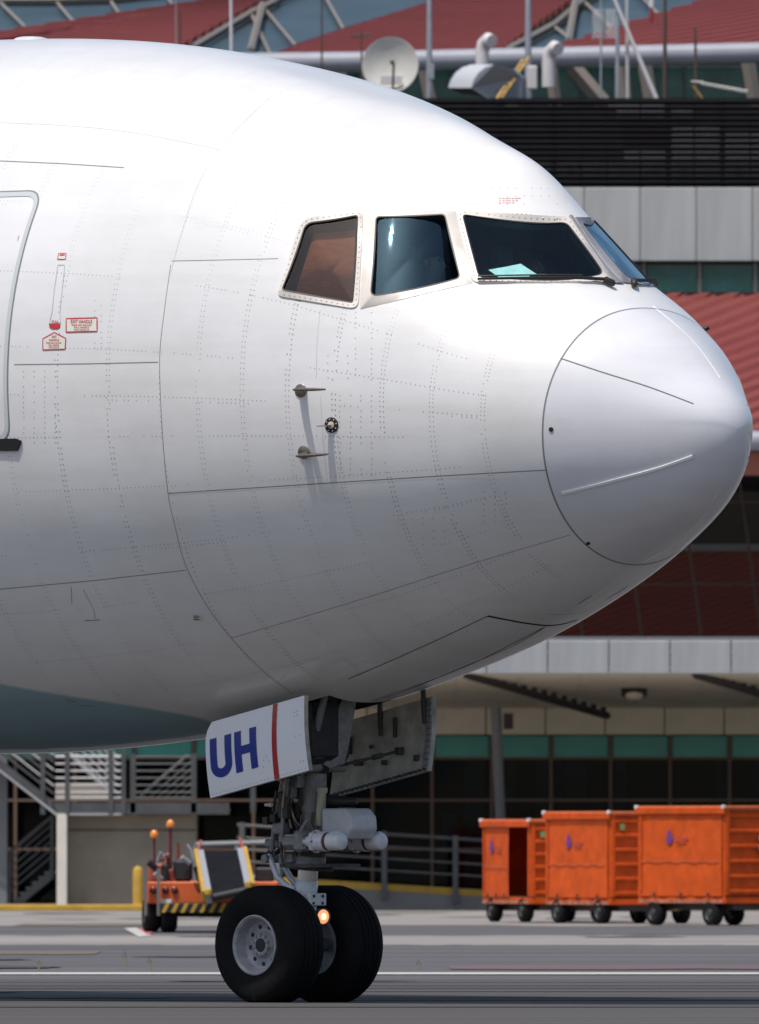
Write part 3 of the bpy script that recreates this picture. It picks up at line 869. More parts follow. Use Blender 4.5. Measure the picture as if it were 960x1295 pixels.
def skin_ribbon(mb, P3, width, off=0.0015, both=True, mi=0, thick=None):
    """thin strip lying on the skin along 3-D points"""
    for side in ((1, -1) if both else (1,)):
        pts = P3 if side == 1 else [mirror(p) for p in P3]
        vs = []
        for i, p in enumerate(pts):
            d = (pts[min(i + 1, len(pts) - 1)] - pts[max(i - 1, 0)]).normalized()
            n = normal_at(p)
            b = d.cross(n).normalized() * (width / 2)
            q = p + n * off
            vs += [q - b, q + b]
        fs = [(2 * i, 2 * i + 1, 2 * i + 3, 2 * i + 2) for i in range(len(pts) - 1)]
        if side == -1: fs = [f[::-1] for f in fs]
        mb.add(vs, fs, mi)
        if thick:
            n0 = len(mb.v) - len(vs)
            top = list(mb.v[n0:])
            low = [tuple(Vector(q) - normal_at(Vector(q)) * (off + thick)) for q in top]
            m = len(pts)
            f2 = []
            for i in range(m - 1):
                f2.append((2 * i, 2 * i + 2, 2 * m + 2 * i + 2, 2 * m + 2 * i))
                f2.append((2 * i + 1, 2 * m + 2 * i + 1, 2 * m + 2 * i + 3, 2 * i + 3))
            mb.add(top + low, f2, mi)
    return mb

def px_line(pts, smooth=False, step=6.0):
    if smooth: pts = catmull(pts)
    return [unproj(x, y) for x, y in densify(pts, step)]

def round_poly(pts, radii, n=6):
    """rounded polygon, n + 1 points for each corner"""
    out = []
    m = len(pts)
    for i in range(m):
        p = np.array(pts[i], float); a = np.array(pts[i - 1], float); b = np.array(pts[(i + 1) % m], float)
        r = radii[i] if isinstance(radii, (list, tuple)) else radii
        da = (a - p); la = np.linalg.norm(da); da /= la
        db = (b - p); lb = np.linalg.norm(db); db /= lb
        q = min(r, la * .45, lb * .45)
        p0, p2 = p + da * q, p + db * q
        for k in range(n + 1):
            t = k / n
            out.append(tuple((1 - t)**2 * p0 + 2 * t * (1 - t) * p + t * t * p2))
    return out

def subdivide_loop(loop, each):
    """insert points on the long straight runs so the loop can bend with the skin"""
    out = []
    m = len(loop)
    for i in range(m):
        a, b = loop[i], loop[(i + 1) % m]
        k = each if (i % 7) == 6 else 1
        for j in range(k):
            t = j / k
            out.append((a[0] + (b[0] - a[0]) * t, a[1] + (b[1] - a[1]) * t))
    return out

def in_poly(x, y, poly):
    c = np.zeros(np.shape(x), bool)
    m = len(poly)
    for i in range(m):
        x0, y0 = poly[i]; x1, y1 = poly[(i + 1) % m]
        if y0 == y1: continue
        cond = ((y0 > y) != (y1 > y)) & (x < (x1 - x0) * (y - y0) / (y1 - y0) + x0)
        c ^= cond
    return c

# ---- paint
def airframe_paint(name, base, belly=None):
    m = mat(name, base, rough=0.36, coat=.7, coat_rough=0.05)
    t = m.node_tree; b = t.nodes['Principled BSDF']
    tc = t.nodes.new('ShaderNodeTexCoord')
    n1 = t.nodes.new('ShaderNodeTexNoise'); n1.inputs['Scale'].default_value = 0.9; n1.inputs['Detail'].default_value = 8; n1.inputs['Roughness'].default_value = .65
    t.links.new(tc.outputs['Object'], n1.inputs['Vector'])
    rp = t.nodes.new('ShaderNodeValToRGB')
    rp.color_ramp.elements[0].position = .32; rp.color_ramp.elements[1].position = .62
    rp.color_ramp.elements[0].color = (base[0] * .90, base[1] * .892, base[2] * .875, 1)
    rp.color_ramp.elements[1].color = tuple(base[:3]) + (1,)
    t.links.new(n1.outputs['Fac'], rp.inputs['Fac'])
    col = rp.outputs['Color']
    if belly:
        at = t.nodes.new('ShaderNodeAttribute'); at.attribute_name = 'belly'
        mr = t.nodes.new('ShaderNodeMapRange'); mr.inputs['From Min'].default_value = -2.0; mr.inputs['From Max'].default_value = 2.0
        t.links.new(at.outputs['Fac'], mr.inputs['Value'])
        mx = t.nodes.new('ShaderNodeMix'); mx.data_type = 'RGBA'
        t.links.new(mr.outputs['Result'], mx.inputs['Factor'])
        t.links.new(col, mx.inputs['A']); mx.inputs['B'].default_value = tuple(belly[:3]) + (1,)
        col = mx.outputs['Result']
    t.links.new(col, b.inputs['Base Color'])
    n2 = t.nodes.new('ShaderNodeTexNoise'); n2.inputs['Scale'].default_value = 2.2; n2.inputs['Detail'].default_value = 2
    t.links.new(tc.outputs['Object'], n2.inputs['Vector'])
    bp = t.nodes.new('ShaderNodeBump'); bp.inputs['Strength'].default_value = .17; bp.inputs['Distance'].default_value = .02
    mpw = t.nodes.new('ShaderNodeMapping'); mpw.inputs['Rotation'].default_value = (0, 0, TH)
    t.links.new(tc.outputs['Object'], mpw.inputs['Vector'])
    wv = t.nodes.new('ShaderNodeTexWave'); wv.wave_type = 'BANDS'; wv.bands_direction = 'X'; wv.inputs['Scale'].default_value = .628; wv.inputs['Distortion'].default_value = .6
    t.links.new(mpw.outputs['Vector'], wv.inputs['Vector'])
    ad = t.nodes.new('ShaderNodeMath'); ad.operation = 'MULTIPLY_ADD'; ad.inputs[1].default_value = .16
    t.links.new(wv.outputs['Fac'], ad.inputs[0]); t.links.new(n2.outputs['Fac'], ad.inputs[2])
    t.links.new(ad.outputs['Value'], bp.inputs['Height'])
    t.links.new(bp.outputs['Normal'], b.inputs['Normal']); t.links.new(bp.outputs['Normal'], b.inputs['Coat Normal'])
    mps = t.nodes.new('ShaderNodeMapping'); mps.inputs['Scale'].default_value = (.25, .25, 3.0)
    mps.inputs['Rotation'].default_value = (0, 0, TH)
    t.links.new(tc.outputs['Object'], mps.inputs['Vector'])
    n3 = t.nodes.new('ShaderNodeTexNoise'); n3.inputs['Scale'].default_value = 2.0; n3.inputs['Detail'].default_value = 9; n3.inputs['Roughness'].default_value = .7
    t.links.new(mps.outputs['Vector'], n3.inputs['Vector'])
    r3 = t.nodes.new('ShaderNodeValToRGB'); r3.color_ramp.elements[0].position = .36; r3.color_ramp.elements[0].color = (.955, .95, .94, 1); r3.color_ramp.elements[1].position = .56; r3.color_ramp.elements[1].color = (1, 1, 1, 1)
    t.links.new(n3.outputs['Fac'], r3.inputs['Fac'])
    ml = t.nodes.new('ShaderNodeMix'); ml.data_type = 'RGBA'; ml.blend_type = 'MULTIPLY'; ml.inputs['Factor'].default_value = 1.0
    t.links.new(col, ml.inputs['A']); t.links.new(r3.outputs['Color'], ml.inputs['B'])
    t.links.new(ml.outputs['Result'], b.inputs['Base Color'])
    return m
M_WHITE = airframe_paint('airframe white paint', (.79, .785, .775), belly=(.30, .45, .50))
M_RADOME = airframe_paint('radome white paint', (.73, .73, .755))
M_SEAM = mat('panel gap sealant', (.21, .21, .21), rough=.7)
M_SEAM_SOFT = mat('painted over panel gap', (.56, .56, .56), rough=.6)
M_RIVET = mat('rivet head grime', (.28, .27, .26), rough=.6)
M_TAN = mat('window frame cream paint', (.72, .66, .59), rough=.4, coat=.3, noise=.06, nscale=12)
M_GREYFRAME = mat('bare metal window post', (.22, .22, .24), rough=.45, noise=.1, nscale=20)
M_RUBBER = mat('black window seal', (.015, .015, .016), rough=.5)
M_COCKPIT = mat('cockpit lining', (.07, .13, .14), rough=.8)
M_PANE = glass_mat('cockpit glass', (.62, .86, .86), .035, 1.70, (.40, .72, 1.0))  # blue of the reflected sky put into the gloss colour
M_PANE_FRONT = glass_mat('windshield glass', (.66, .90, .90), .02, 1.42, (.6, .85, 1.0))  # reflections tinted sky blue by the gloss colour
M_PANE_SIDE = glass_mat('cockpit side glass with sun film', (.55, .40, .32), .06, 1.52)
M_METAL = mat('bare metal', (.30, .26, .22), rough=.32, metal=1.0, noise=.2, nscale=30)
M_RED = mat('placard red', (.50, .03, .03), rough=.5)
M_CREAM = mat('placard cream', (.72, .71, .62), rough=.5)
M_BLUE = mat('registration blue paint', (.004, .026, .27), rough=.3, coat=.5)
M_REDSTRIPE = mat('cheatline red paint', (.42, .012, .015), rough=.3, coat=.5)
M_DOORBAND = mat('door surround grey paint', (.54, .57, .57), rough=.4)
M_BLACK = mat('matt black', (.012, .012, .012), rough=.6)

GEAR_S = 4.71
gx, gy, _ = to_world(GEAR_S, 0, 0)
JET = thing('airliner', 'white wide-body airliner nose with radome and lowered nose gear', 'airliner', (gx, gy, 0))

# ---- windows as seen in the picture (right hand side); the left side mirrors them
WIN = {
 'A': dict(inner=[(386, 281.5), (454.5, 274), (447, 384), (356.8, 369.5)], outer=[(381, 275.5), (460.5, 266.5), (454, 392.5), (350, 375.5)], ri=[10, 4, 4, 5], ro=[18, 9, 13, 8], bulge=.012),
 'B': dict(inner=[(475, 272.5), (563.6, 273.2), (582.6, 351), (468.5, 378.5)], outer=[(460.5, 265.3), (577, 266.3), (598.5, 358.6), (454.5, 392.3)], ri=[5, 5, 6, 9], ro=[2, 2, 2, 2], bulge=.0),
 'C': dict(inner=[(583.5, 273.5), (716.5, 281), (763.5, 350), (604.5, 353)], outer=[(576, 266.5), (720, 274.5), (776.5, 358.5), (596.5, 359)], ri=[6, 8, 8, 7], ro=[12, 4, 3, 10], bulge=.006),
}
for w in WIN.values():
    w['inner'] = subdivide_loop(round_poly(w['inner'], w['ri']), 8)
    w['outer'] = subdivide_loop(round_poly(w['outer'], w['ro']), 8)

# ---- skin grid
PHI = np.radians(np.arange(0, 360, 1.0)) - math.pi
S_SEAM = np.full(len(PHI), 1.0)
for _ in range(6):
    S_SEAM = 1.0056 - .06804 * (surf(S_SEAM, PHI)[1] - NOSE_Z)

def grid_mesh(name, lines, mats, hole=None, offset=0.0, belly=False, parent=JET, cap_nose=False, cap_tail=False, flip=False):
    n = len(PHI)
    V = []
    bel = []
    for sv in lines:
        s = sv if isinstance(sv, np.ndarray) else np.full(n, sv)
        l, z = surf(s, PHI)
        if offset:
            t, b, w, zc, rd = prof(s)
            k = 1 - offset / np.maximum(w, .2)
            l = l * k; z = zc + (z - zc) * k
        X, Y, Z = to_world(s, l, z)
        V.append(np.stack([X, Y, Z + 0 * X], 1))
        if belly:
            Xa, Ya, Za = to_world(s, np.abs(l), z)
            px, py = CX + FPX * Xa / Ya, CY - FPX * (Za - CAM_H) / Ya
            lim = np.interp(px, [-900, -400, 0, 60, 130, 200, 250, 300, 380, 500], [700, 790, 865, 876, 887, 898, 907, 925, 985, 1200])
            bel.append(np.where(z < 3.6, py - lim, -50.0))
    V = np.concatenate(V)
    m = len(lines)
    i, k = np.meshgrid(np.arange(m - 1), np.arange(n), indexing='ij')
    k2 = (k + 1) % n
    F = np.stack([i * n + k, (i + 1) * n + k, (i + 1) * n + k2, i * n + k2], -1).reshape(-1, 4)
    if hole is not None:
        C = V[F].mean(1)
        F = F[~hole(C)]
    if flip: F = F[:, ::-1]
    faces = [tuple(int(a) for a in q) for q in F]
    if cap_nose: faces.append(tuple(range(n)))
    if cap_tail: faces.append(tuple((m - 1) * n + q for q in range(n))[::-1])
    me = bpy.data.meshes.new(name)
    o = WORLD_LOC[JET.name]
    me.from_pydata((V - np.array(o)).tolist(), [], faces)
    for mm in (mats if isinstance(mats, list) else [mats]): me.materials.append(mm)
    if belly:
        a = me.attributes.new('belly', 'FLOAT', 'POINT')
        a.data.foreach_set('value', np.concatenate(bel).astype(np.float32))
    me.polygons.foreach_set('use_smooth', [True] * len(me.polygons))
    me.update()
    return link(name, me, parent)

BAY = (3.95, 4.98, .42)
def skin_hole(C):
    s, l = to_local(C[:, 0], C[:, 1])
    Xa, Ya, Za = to_world(s, np.abs(l), C[:, 2])
    px, py = CX + FPX * Xa / Ya, CY - FPX * (Za - CAM_H) / Ya
    h = np.zeros(len(C), bool)
    up = (C[:, 2] > 5.2) & (s < 3.6)
    for w in WIN.values():
        big = [(a[0] + (b[0] - a[0]) * .76, a[1] + (b[1] - a[1]) * .76) for a, b in zip(w['inner'], w['outer'])]
        h |= up & in_poly(px, py, big)
    h |= (C[:, 2] < 3.2) & (s > BAY[0]) & (s < BAY[1]) & (np.abs(l) < BAY[2])
    return h

rad_lines = [np.full(len(PHI), 1e-5) * 1.0] + [S_SEAM * (q / 44.0)**2 for q in range(1, 45)]
grid_mesh('radome', rad_lines, M_RADOME)
fus_lines = [S_SEAM + (2.0 - S_SEAM) * q / 46 for q in range(46)] + [float(a) for a in np.arange(2.0, 5.2, .022)] + [float(a) for a in np.arange(5.2, 10.5, .1)] + [float(a) for a in np.arange(10.5, 30.1, .6)]
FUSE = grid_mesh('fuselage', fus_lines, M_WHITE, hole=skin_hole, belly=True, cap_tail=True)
grid_mesh('cockpit_lining', [S_SEAM + .12 + (3.55 - S_SEAM - .12) * q / 70 for q in range(71)], M_COCKPIT, hole=skin_hole, offset=.07, cap_nose=True, cap_tail=True)

# ---- window frames, seals and panes
def window(key, side, frame_mat, pane_mat):
    w = WIN[key]
    inn = [unproj(x, y) for x, y in w['inner']]
    out = [unproj(x, y) for x, y in w['outer']]
    cen_px = (sum(p[0] for p in w['inner']) / len(inn), sum(p[1] for p in w['inner']) / len(inn))
    P = np.array([list(p) for p in inn]); c = P.mean(0)
    U, Sg, Vt = np.linalg.svd(P - c)
    nrm = Vector(Vt[2])
    if nrm.y > 0: nrm = -nrm
    flat = [p - nrm * (nrm.dot(p - Vector(c)) * .8) for p in inn]
    N = len(inn)
    ht = .006 if key == 'B' else .012
    top_out = [p + normal_at(p) * (-.002) for p in out]
    top_mid = [p + (q - p) * .10 + nrm * ht for p, q in zip(out, flat)]
    top_in = [q + nrm * ht for q in flat]
    lip = [q - nrm * .07 for q in flat]
    loops = [top_out, top_mid, top_in, lip]
    seal_o = [q + nrm * (ht + .002) for q in flat]
    cc = Vector(c)
    seal_i = [cc + (q - cc) * (1 - .012 / max(.1, (q - cc).length)) + nrm * (ht + .001) for q in flat]
    seal_d = [q - nrm * .08 for q in seal_i]
    glass = [cc + (q - cc) * (1 - .006 / max(.1, (q - cc).length)) for q in flat]
    # the middle pane is curved about a near vertical axis and tilted to place a sun glint
    e1 = Vector((0, 0, 1)).cross(nrm).normalized(); e2 = nrm.cross(e1).normalized()
    def sag(p):
        if key != 'B': return (-.002 if key == 'A' else .006)
        x, y = e1.dot(p - cc), e2.dot(p - cc)
        return CURV[0] * x + CURV[1] * y - CURV[2] * x * x - CURV[3] * y * y - .03
    if key == 'B':
        hv = (SUN_DIR + Vector((0, -1, -.03)).normalized()).normalized()
        want = (-hv.dot(e1) / hv.dot(nrm), -hv.dot(e2) / hv.dot(nrm))
        tgt = unproj(497, 291); xt, yt = e1.dot(tgt - cc), e2.dot(tgt - cc)
        kx, ky = .50, .06
        CURV = (want[0] + 2 * kx * xt, want[1] + 2 * ky * yt, kx, ky)
        print('pane tilt', CURV, 'at', xt, yt)
    rings = []
    for j in range(8):
        r = 1 - j / 8
        L_ = [cc + (q - cc) * r for q in glass]
        rings.append([q + nrm * (w['bulge'] * (1 - r * r) + sag(q)) for q in L_])
    if side < 0:
        loops = [[mirror(p) for p in L] for L in loops]
        rings = [[mirror(p) for p in L] for L in rings]
        seal_o, seal_i, seal_d = [[mirror(p) for p in L] for L in (seal_o, seal_i, seal_d)]
    def ringmesh(LL, closed_center=False):
        vs = [p for L in LL for p in L]
        fs = []
        for a in range(len(LL) - 1):
            for k in range(N):
                k2 = (k + 1) % N
                q = (a * N + k, a * N + k2, (a + 1) * N + k2, (a + 1) * N + k)
                fs.append(q[::-1] if side > 0 else q)
        if closed_center:
            q = tuple((len(LL) - 1) * N + k for k in range(N))
            fs.append(q[::-1] if side > 0 else q)
        return MB().add(vs, fs)
    fr = ringmesh(loops).build('window_frame', frame_mat, JET, smooth=40)
    ringmesh([seal_o, seal_i, seal_d]).build('window_seal', M_RUBBER, fr, smooth=40)
    g = ringmesh(rings, True).build('window_pane', pane_mat, fr, smooth=60)
    # fasteners round the frame
    if key != 'B':
        mb = MB()
        tot = 0.0
        for k in range(N):
            k2 = (k + 1) % N
            f = .45
            a = top_mid[k] + (top_in[k] - top_mid[k]) * f; b = top_mid[k2] + (top_in[k2] - top_mid[k2]) * f
            L = (b - a).length
            while tot < L:
                p = a + (b - a) * (tot / L)
                n = nrm
                e1 = n.orthogonal().normalized(); e2 = n.cross(e1)
                vs = [p + n * .0015 + (e1 * math.cos(t) + e2 * math.sin(t)) * .0062 for t in [2 * math.pi * q / 6 for q in range(6)]]
                if side < 0: vs = [mirror(q) for q in vs]
                mb.add(vs, [(0, 1, 2, 3, 4, 5)])
                tot += .047
            tot -= L
        mb.build('frame_fasteners', M_RIVET, fr, kind='stuff')
    return fr
for sd in (1, -1):
    tag(window('A', sd, M_TAN, M_PANE_SIDE), 'rear cockpit side window, brown tinted' if sd > 0 else None)
    window('B', sd, M_TAN, M_PANE)
    window('C', sd, M_TAN if sd > 0 else M_GREYFRAME, M_PANE_FRONT)

# centre post between the two windshields
mb = MB()
pts_r = [unproj(x, y) for x, y in densify([(719, 273.5), (776, 359)], 5)]
vs = []
for p in pts_r:
    n = normal_at(p)
    pm = mirror(p); mid = (p + pm) / 2
    up_ = Vector((FWD.x * .6, FWD.y * .6, .8))
    vs += [p + n * .004, p.lerp(mid, .25) + up_ * .012, mid + up_ * .016, pm.lerp(mid, .25) + up_ * .012, pm + normal_at(pm) * .004]
mb.add(vs, [(5 * i + k, 5 * i + k + 1, 5 * i + k + 6, 5 * i + k + 5) for i in range(len(pts_r) - 1) for k in range(4)])
mb.build('windshield_post', M_GREYFRAME, JET, smooth=50)
# grey fairing strip over the windshield
for sd in (1, -1):
    P3 = [unproj(x, y) for x, y in densify([(722, 271.5), (733, 270)], 3)]
# wipers
for sd in (1, -1):
    pts = []
    for (x, y) in [(604, 356.5), (640, 356), (690, 355.5), (735, 356), (762, 357.5), (773, 363)]:
        p = unproj(x, y); p = p + normal_at(p) * .035
        pts.append(p if sd > 0 else mirror(p))
    w1 = MB().poly(pts, [.010, .012, .012, .014, .016, .020], 6).build('wiper_arm', M_BLACK, JET, smooth=60)
    a = pts[4]; b = pts[5]
    MB().poly([a, b, b + (b - a) * .25], [.026, .028, .012], 8).build('wiper_motor_cover', mat('wiper brown black' + str(sd), (.03, .022, .02), rough=.5), w1, smooth=60)
    q0 = [p + Vector((0, 0, .022)) for p in pts[:4]]
    MB().poly(q0, .007, 6).build('wiper_blade', M_RUBBER, w1)

# ---- panel joints
def seam(pts, width=.007, m=M_SEAM, smooth=False, both=True, name='panel_joint', off=.0015):
    P3 = px_line(pts, smooth)
    width *= .85
    if both: skin_ribbon(MB(), [mirror(q) for q in P3][::-1], width, off, False).build(name, m, FUSE)
    return skin_ribbon(MB(), P3, width, off, False).build(name, m, FUSE)
ring = []
for ph in np.radians(np.arange(-180, 181, 3.0)):
    s0 = 1.0
    for _ in range(5): s0 = 1.0056 - .06804 * (float(surf(s0, ph)[1]) - NOSE_Z)
    l_, z_ = surf(s0, ph)
    ring.append(Vector(to_world(s0, float(l_), float(z_))))
skin_ribbon(MB(), ring, .012, .002, False).build('radome_joint', M_SEAM, FUSE)
def frame_ring(s0, a0, a1, width, m, both=True, name='panel_joint'):
    P3 = []
    for ph in np.radians(np.arange(a0, a1 + .1, 3.0)):
        l_, z_ = surf(s0, ph); P3.append(Vector(to_world(s0, float(l_), float(z_))))
    return skin_ribbon(MB(), P3, width, .0015, both).build(name, m, FUSE)
seam([(345, 120), (300, 163), (275, 190), (248, 240), (228, 300), (216, 345)], .005, M_SEAM_SOFT, True)
seam([(216, 335), (207, 400), (202, 455), (205, 540), (212, 620), (222, 668), (235, 715), (260, 763), (290, 804), (335, 850), (372, 878)], .006, M_SEAM, True)
seam([(0, 203.5), (80, 207), (157, 212)], .010, M_SEAM)
seam([(0, 155), (70, 158), (140, 164), (210, 175), (280, 190)], .005, M_SEAM_SOFT, True)
seam([(217, 330), (290, 328.5), (352, 327)], .006, M_SEAM)
seam([(18, 461), (110, 460), (200, 458)], .008, M_SEAM)
seam([(212, 624), (320, 617), (420, 610.5), (540, 603), (625, 598), (690, 594.5)], .009, M_SEAM, True)
seam([(0, 745), (120, 734), (235, 721)], .007, M_SEAM)
seam([(292, 807), (440, 763), (600, 712), (722, 676)], .005, M_SEAM, True)
seam([(405, 392), (401, 430), (400, 478)], .005, M_SEAM_SOFT)
seam([(405, 500), (409, 560), (414, 608)], .004, M_SEAM_SOFT)
# closed forward bay doors under the chin
seam([(440, 859), (500, 833), (560, 806), (600, 787), (617, 779)], .010, M_BLACK, True)
seam([(617, 779), (640, 783.5), (665, 788), (692, 791), (712, 789), (730, 784)], .026, M_BLACK, True, False)
seam([(470, 886), (540, 862), (600, 838), (650, 813), (689, 793)], .011, M_BLACK, True)
seam([(690, 776), (715, 777), (740, 773), (760, 765)], .004, M_SEAM, True, False)
seam([(731, 764), (742, 757), (749, 753)], .014, M_SEAM, False, False)
seam([(768, 757), (782, 749), (794, 741)], .016, M_SEAM, False, False)
# small inspection marks on the lower skin
seam([(90, 742), (91, 764)], .006, M_RIVET); seam([(107, 785), (126, 784)], .010, M_RIVET)
seam([(105, 745), (118, 770), (120, 782)], .005, M_RIVET, True)
seam([(83, 884), (95, 888)], .014, M_SEAM); seam([(100, 892), (118, 893)], .012, M_SEAM)
M_STRIP = mat('bright strip', (.85, .85, .83), rough=.3)
# lightning diverter strips on the radome
for pts, wd, m in (([(709, 453), (760, 470), (820, 489), (877, 510.5)], .007, M_SEAM), ([(710, 624), (770, 609), (830, 593), (876, 577)], .020, M_STRIP),  # wide strip: white colour stands in for its catching the sun
                   ([(826, 387), (860, 415), (885, 441), (911, 478)], .0035, M_STRIP), ([(814, 711), (850, 690), (885, 658), (908, 622)], .005, M_STRIP)):
    P3 = px_line(pts, True)
    skin_ribbon(MB(), P3, wd, .010 if wd > .015 else .004, False, thick=.004).build('lightning_strip', m, FUSE)
    if wd > .0062: skin_ribbon(MB(), [mirror(q) for q in P3][::-1], wd, .004, False, thick=.004).build('lightning_strip', m, FUSE)
for (x, y, r) in ((697, 543, 3), (744, 687, 2.6), (892, 416, 3)):
    p = unproj(x, y); n = normal_at(p)
    MB().lathe(p, n, [(-.01, r / 165), (.006 if x < 800 else .03, r / 165), (.008 if x < 800 else .035, .001)], 10).build('radome_latch', M_BLACK, FUSE, smooth=40)

# ---- rivet rows
def rivets():
    rng = np.random.RandomState(4)
    todo = []
    def dot(s, ph, r):
        todo.append((s, ph, r))
    frames = list(np.arange(1.42, 4.2, .40)) + list(np.arange(4.16, 9.5, .50))
    for fi, s0 in enumerate(frames):
        w = float(prof(s0)[2])
        for side in (1, -1):
            if side < 0 and fi % 2: continue
            for row, ds in ((0, -.014), (1, .014)):
                if rng.rand() < .12: continue
                a = math.radians(14)
                while a < math.radians(160):
                    # runs of visible and painted-over heads
                    vis = math.sin(a * 7.3 + fi * 2.1) + .8 * math.sin(a * 17.1 + fi * 5.7 + row) + rng.randn() * .5
                    if vis > -1.05:
                        r = .0036 + .0014 * max(0, math.sin(a * 3.1 + fi)) + .0006 * rng.rand()
                        if math.degrees(a) < 70: r *= .72
                        dot(s0 + ds + rng.randn() * .0012, side * a, r)
                    a += .036 / max(w, 1.2)
    for k, ad in enumerate((20, 31, 43, 56, 69, 82, 90, 97, 106, 117, 128, 139, 150, 160)):
        for side in (1, -1):
            if side < 0 and k % 2: continue
            s0 = 1.35 + .2 * rng.rand()
            while s0 < 9.3:
                vis = math.sin(s0 * 2.3 + k * 1.9) + .7 * math.sin(s0 * 5.9 + k) + rng.randn() * .35
                if vis > -.35:
                    r = .0042 if ad > 66 else .0028
                    dot(s0, side * math.radians(ad + 2.5 * math.sin(s0 * .35)), r)
                    if k % 3 == 0 and vis > .7: dot(s0, side * math.radians(ad + .7 + 2.5 * math.sin(s0 * .35)), r)
                s0 += .038
    # clusters round access panels
    for (x0, y0, x1, y1) in ((450, 395, 470, 480), (415, 450, 440, 478), (430, 500, 470, 600), (612, 622, 640, 660), (535, 655, 562, 688), (590, 238, 715, 258), (30, 470, 70, 560), (120, 380, 128, 440)):
        cols = max(2, int((x1 - x0) / 9)); rows_ = max(3, int((y1 - y0) / 6))
        for q in range(cols * rows_):
            if rng.rand() < .22: continue
            x = x0 + (x1 - x0) * (q % cols) / (cols - 1) + rng.randn() * .25; y = y0 + (y1 - y0) * (q // cols) / (rows_ - 1) + rng.randn() * .3
            P = unproj(x, y); s_, l_ = to_local(P.x, P.y)
            t, b, w, zc, rd = prof(s_)
            ph = math.asin(max(-1, min(1, l_ / float(w))))
            if P.z < zc: ph = math.pi - ph
            dot(float(s_), ph, .0045)
    A = np.array(todo); s, ph, r = A[:, 0], A[:, 1], A[:, 2]
    def pts(s, ph):
        l, z = surf(s, ph); X, Y, Z = to_world(s, l, z)
        return np.stack([X, Y, Z + 0 * X], 1), l, z
    P, l, z = pts(s, ph)
    Xa, Ya, Za = to_world(s, np.abs(l), z)
    px, py = CX + FPX * Xa / Ya, CY - FPX * (Za - CAM_H) / Ya
    keep = np.ones(len(s), bool)
    for w in WIN.values(): keep &= ~(in_poly(px, py, w['outer']) & (z > 5.2))
    keep &= ~((z < 3.2) & (s > BAY[0] - .05) & (s < BAY[1] + .05) & (np.abs(l) < BAY[2] + .05))
    a = pts(s + .01, ph)[0] - P; b = pts(s, ph + .01)[0] - P
    n = np.cross(a, b); n /= np.linalg.norm(n, axis=1)[:, None]
    cen = np.stack(to_world(s, 0 * s, prof(s)[3]), 1)
    n *= np.sign((n * (P - cen)).sum(1))[:, None]
    a /= np.linalg.norm(a, axis=1)[:, None]; b = np.cross(n, a)
    vs = []
    for k in range(8):
        t = 2 * math.pi * k / 8
        vs.append(P + n * .0016 + (a * math.cos(t) + b * math.sin(t)) * r[:, None])
    V = np.stack(vs, 1)[keep].reshape(-1, 3)
    mb = MB(); mb.v = V.tolist(); mb.f = [tuple(range(o, o + 8)) for o in range(0, len(V), 8)]; mb.mi = [0] * len(mb.f)
    mb.build('rivet_rows', M_RIVET, FUSE, kind='stuff')
rivets()

# ---- passenger door with its grey surround
def door():
    s0, s1 = 5.64, 6.70
    ztop = unproj(20, 243).z; zbot = unproj(8, 558).z
    def loop(g):
        pts = round_poly([(s0 - g, zbot - g), (s1 + g, zbot - g), (s1 + g, ztop + g), (s0 - g, ztop + g)], .15 + g, 8)
        out = []
        m = len(pts)
        for i in range(m):
            a, b = pts[i], pts[(i + 1) % m]
            k = 24 if (i % 9) == 8 else 1
            for j in range(k):
                out.append((a[0] + (b[0] - a[0]) * j / k, a[1] + (b[1] - a[1]) * j / k))
        return out
    def on_skin(s, z, off):
        t, b, w, zc, rd = [float(q) for q in prof(s)]
        a = (z - zc) / ((t - zc) if z > zc else (zc - b))
        l = w * math.sqrt(max(0, 1 - a * a))
        P = Vector(to_world(s, l, z)); return P + normal_at(P) * off
    o = [on_skin(s, z, .003) for s, z in loop(.012)]
    m0 = [on_skin(s, z, .0045) for s, z in loop(0)]
    i0 = [on_skin(s, z, .0045) for s, z in loop(-.036)]
    N = len(o)
    def ringm(A, B):
        return MB().add(A + B, [(k, (k + 1) % N, N + (k + 1) % N, N + k) for k in range(N)])
    dr = ringm(o, m0).build('door', M_SEAM, JET)
    tag(dr, 'forward passenger door outline with grey surround')
    ringm(m0, i0).build('door_surround', M_DOORBAND, dr)
    # sill fitting
    a, b = on_skin(5.52, zbot - .05, .01), on_skin(6.6, zbot - .05, .01)
    c, d = on_skin(5.48, zbot + .03, .05), on_skin(6.6, zbot + .03, .05)
    MB().slab([on_skin(5.57, zbot - .075, .004), on_skin(5.52, zbot + .0, .004), on_skin(5.57, zbot + .02, .004), on_skin(6.6, zbot + .02, .004), on_skin(6.6, zbot - .075, .004)], .015, RGT).build('door_sill', M_BLACK, dr)
    skin_ribbon(MB(), [on_skin(s, z, 0) for s, z in [(s0 + .08, ztop - .35 - q * .02) for q in range(3)]], .004, .004, False).build('door_mark', M_RED, dr)
door()

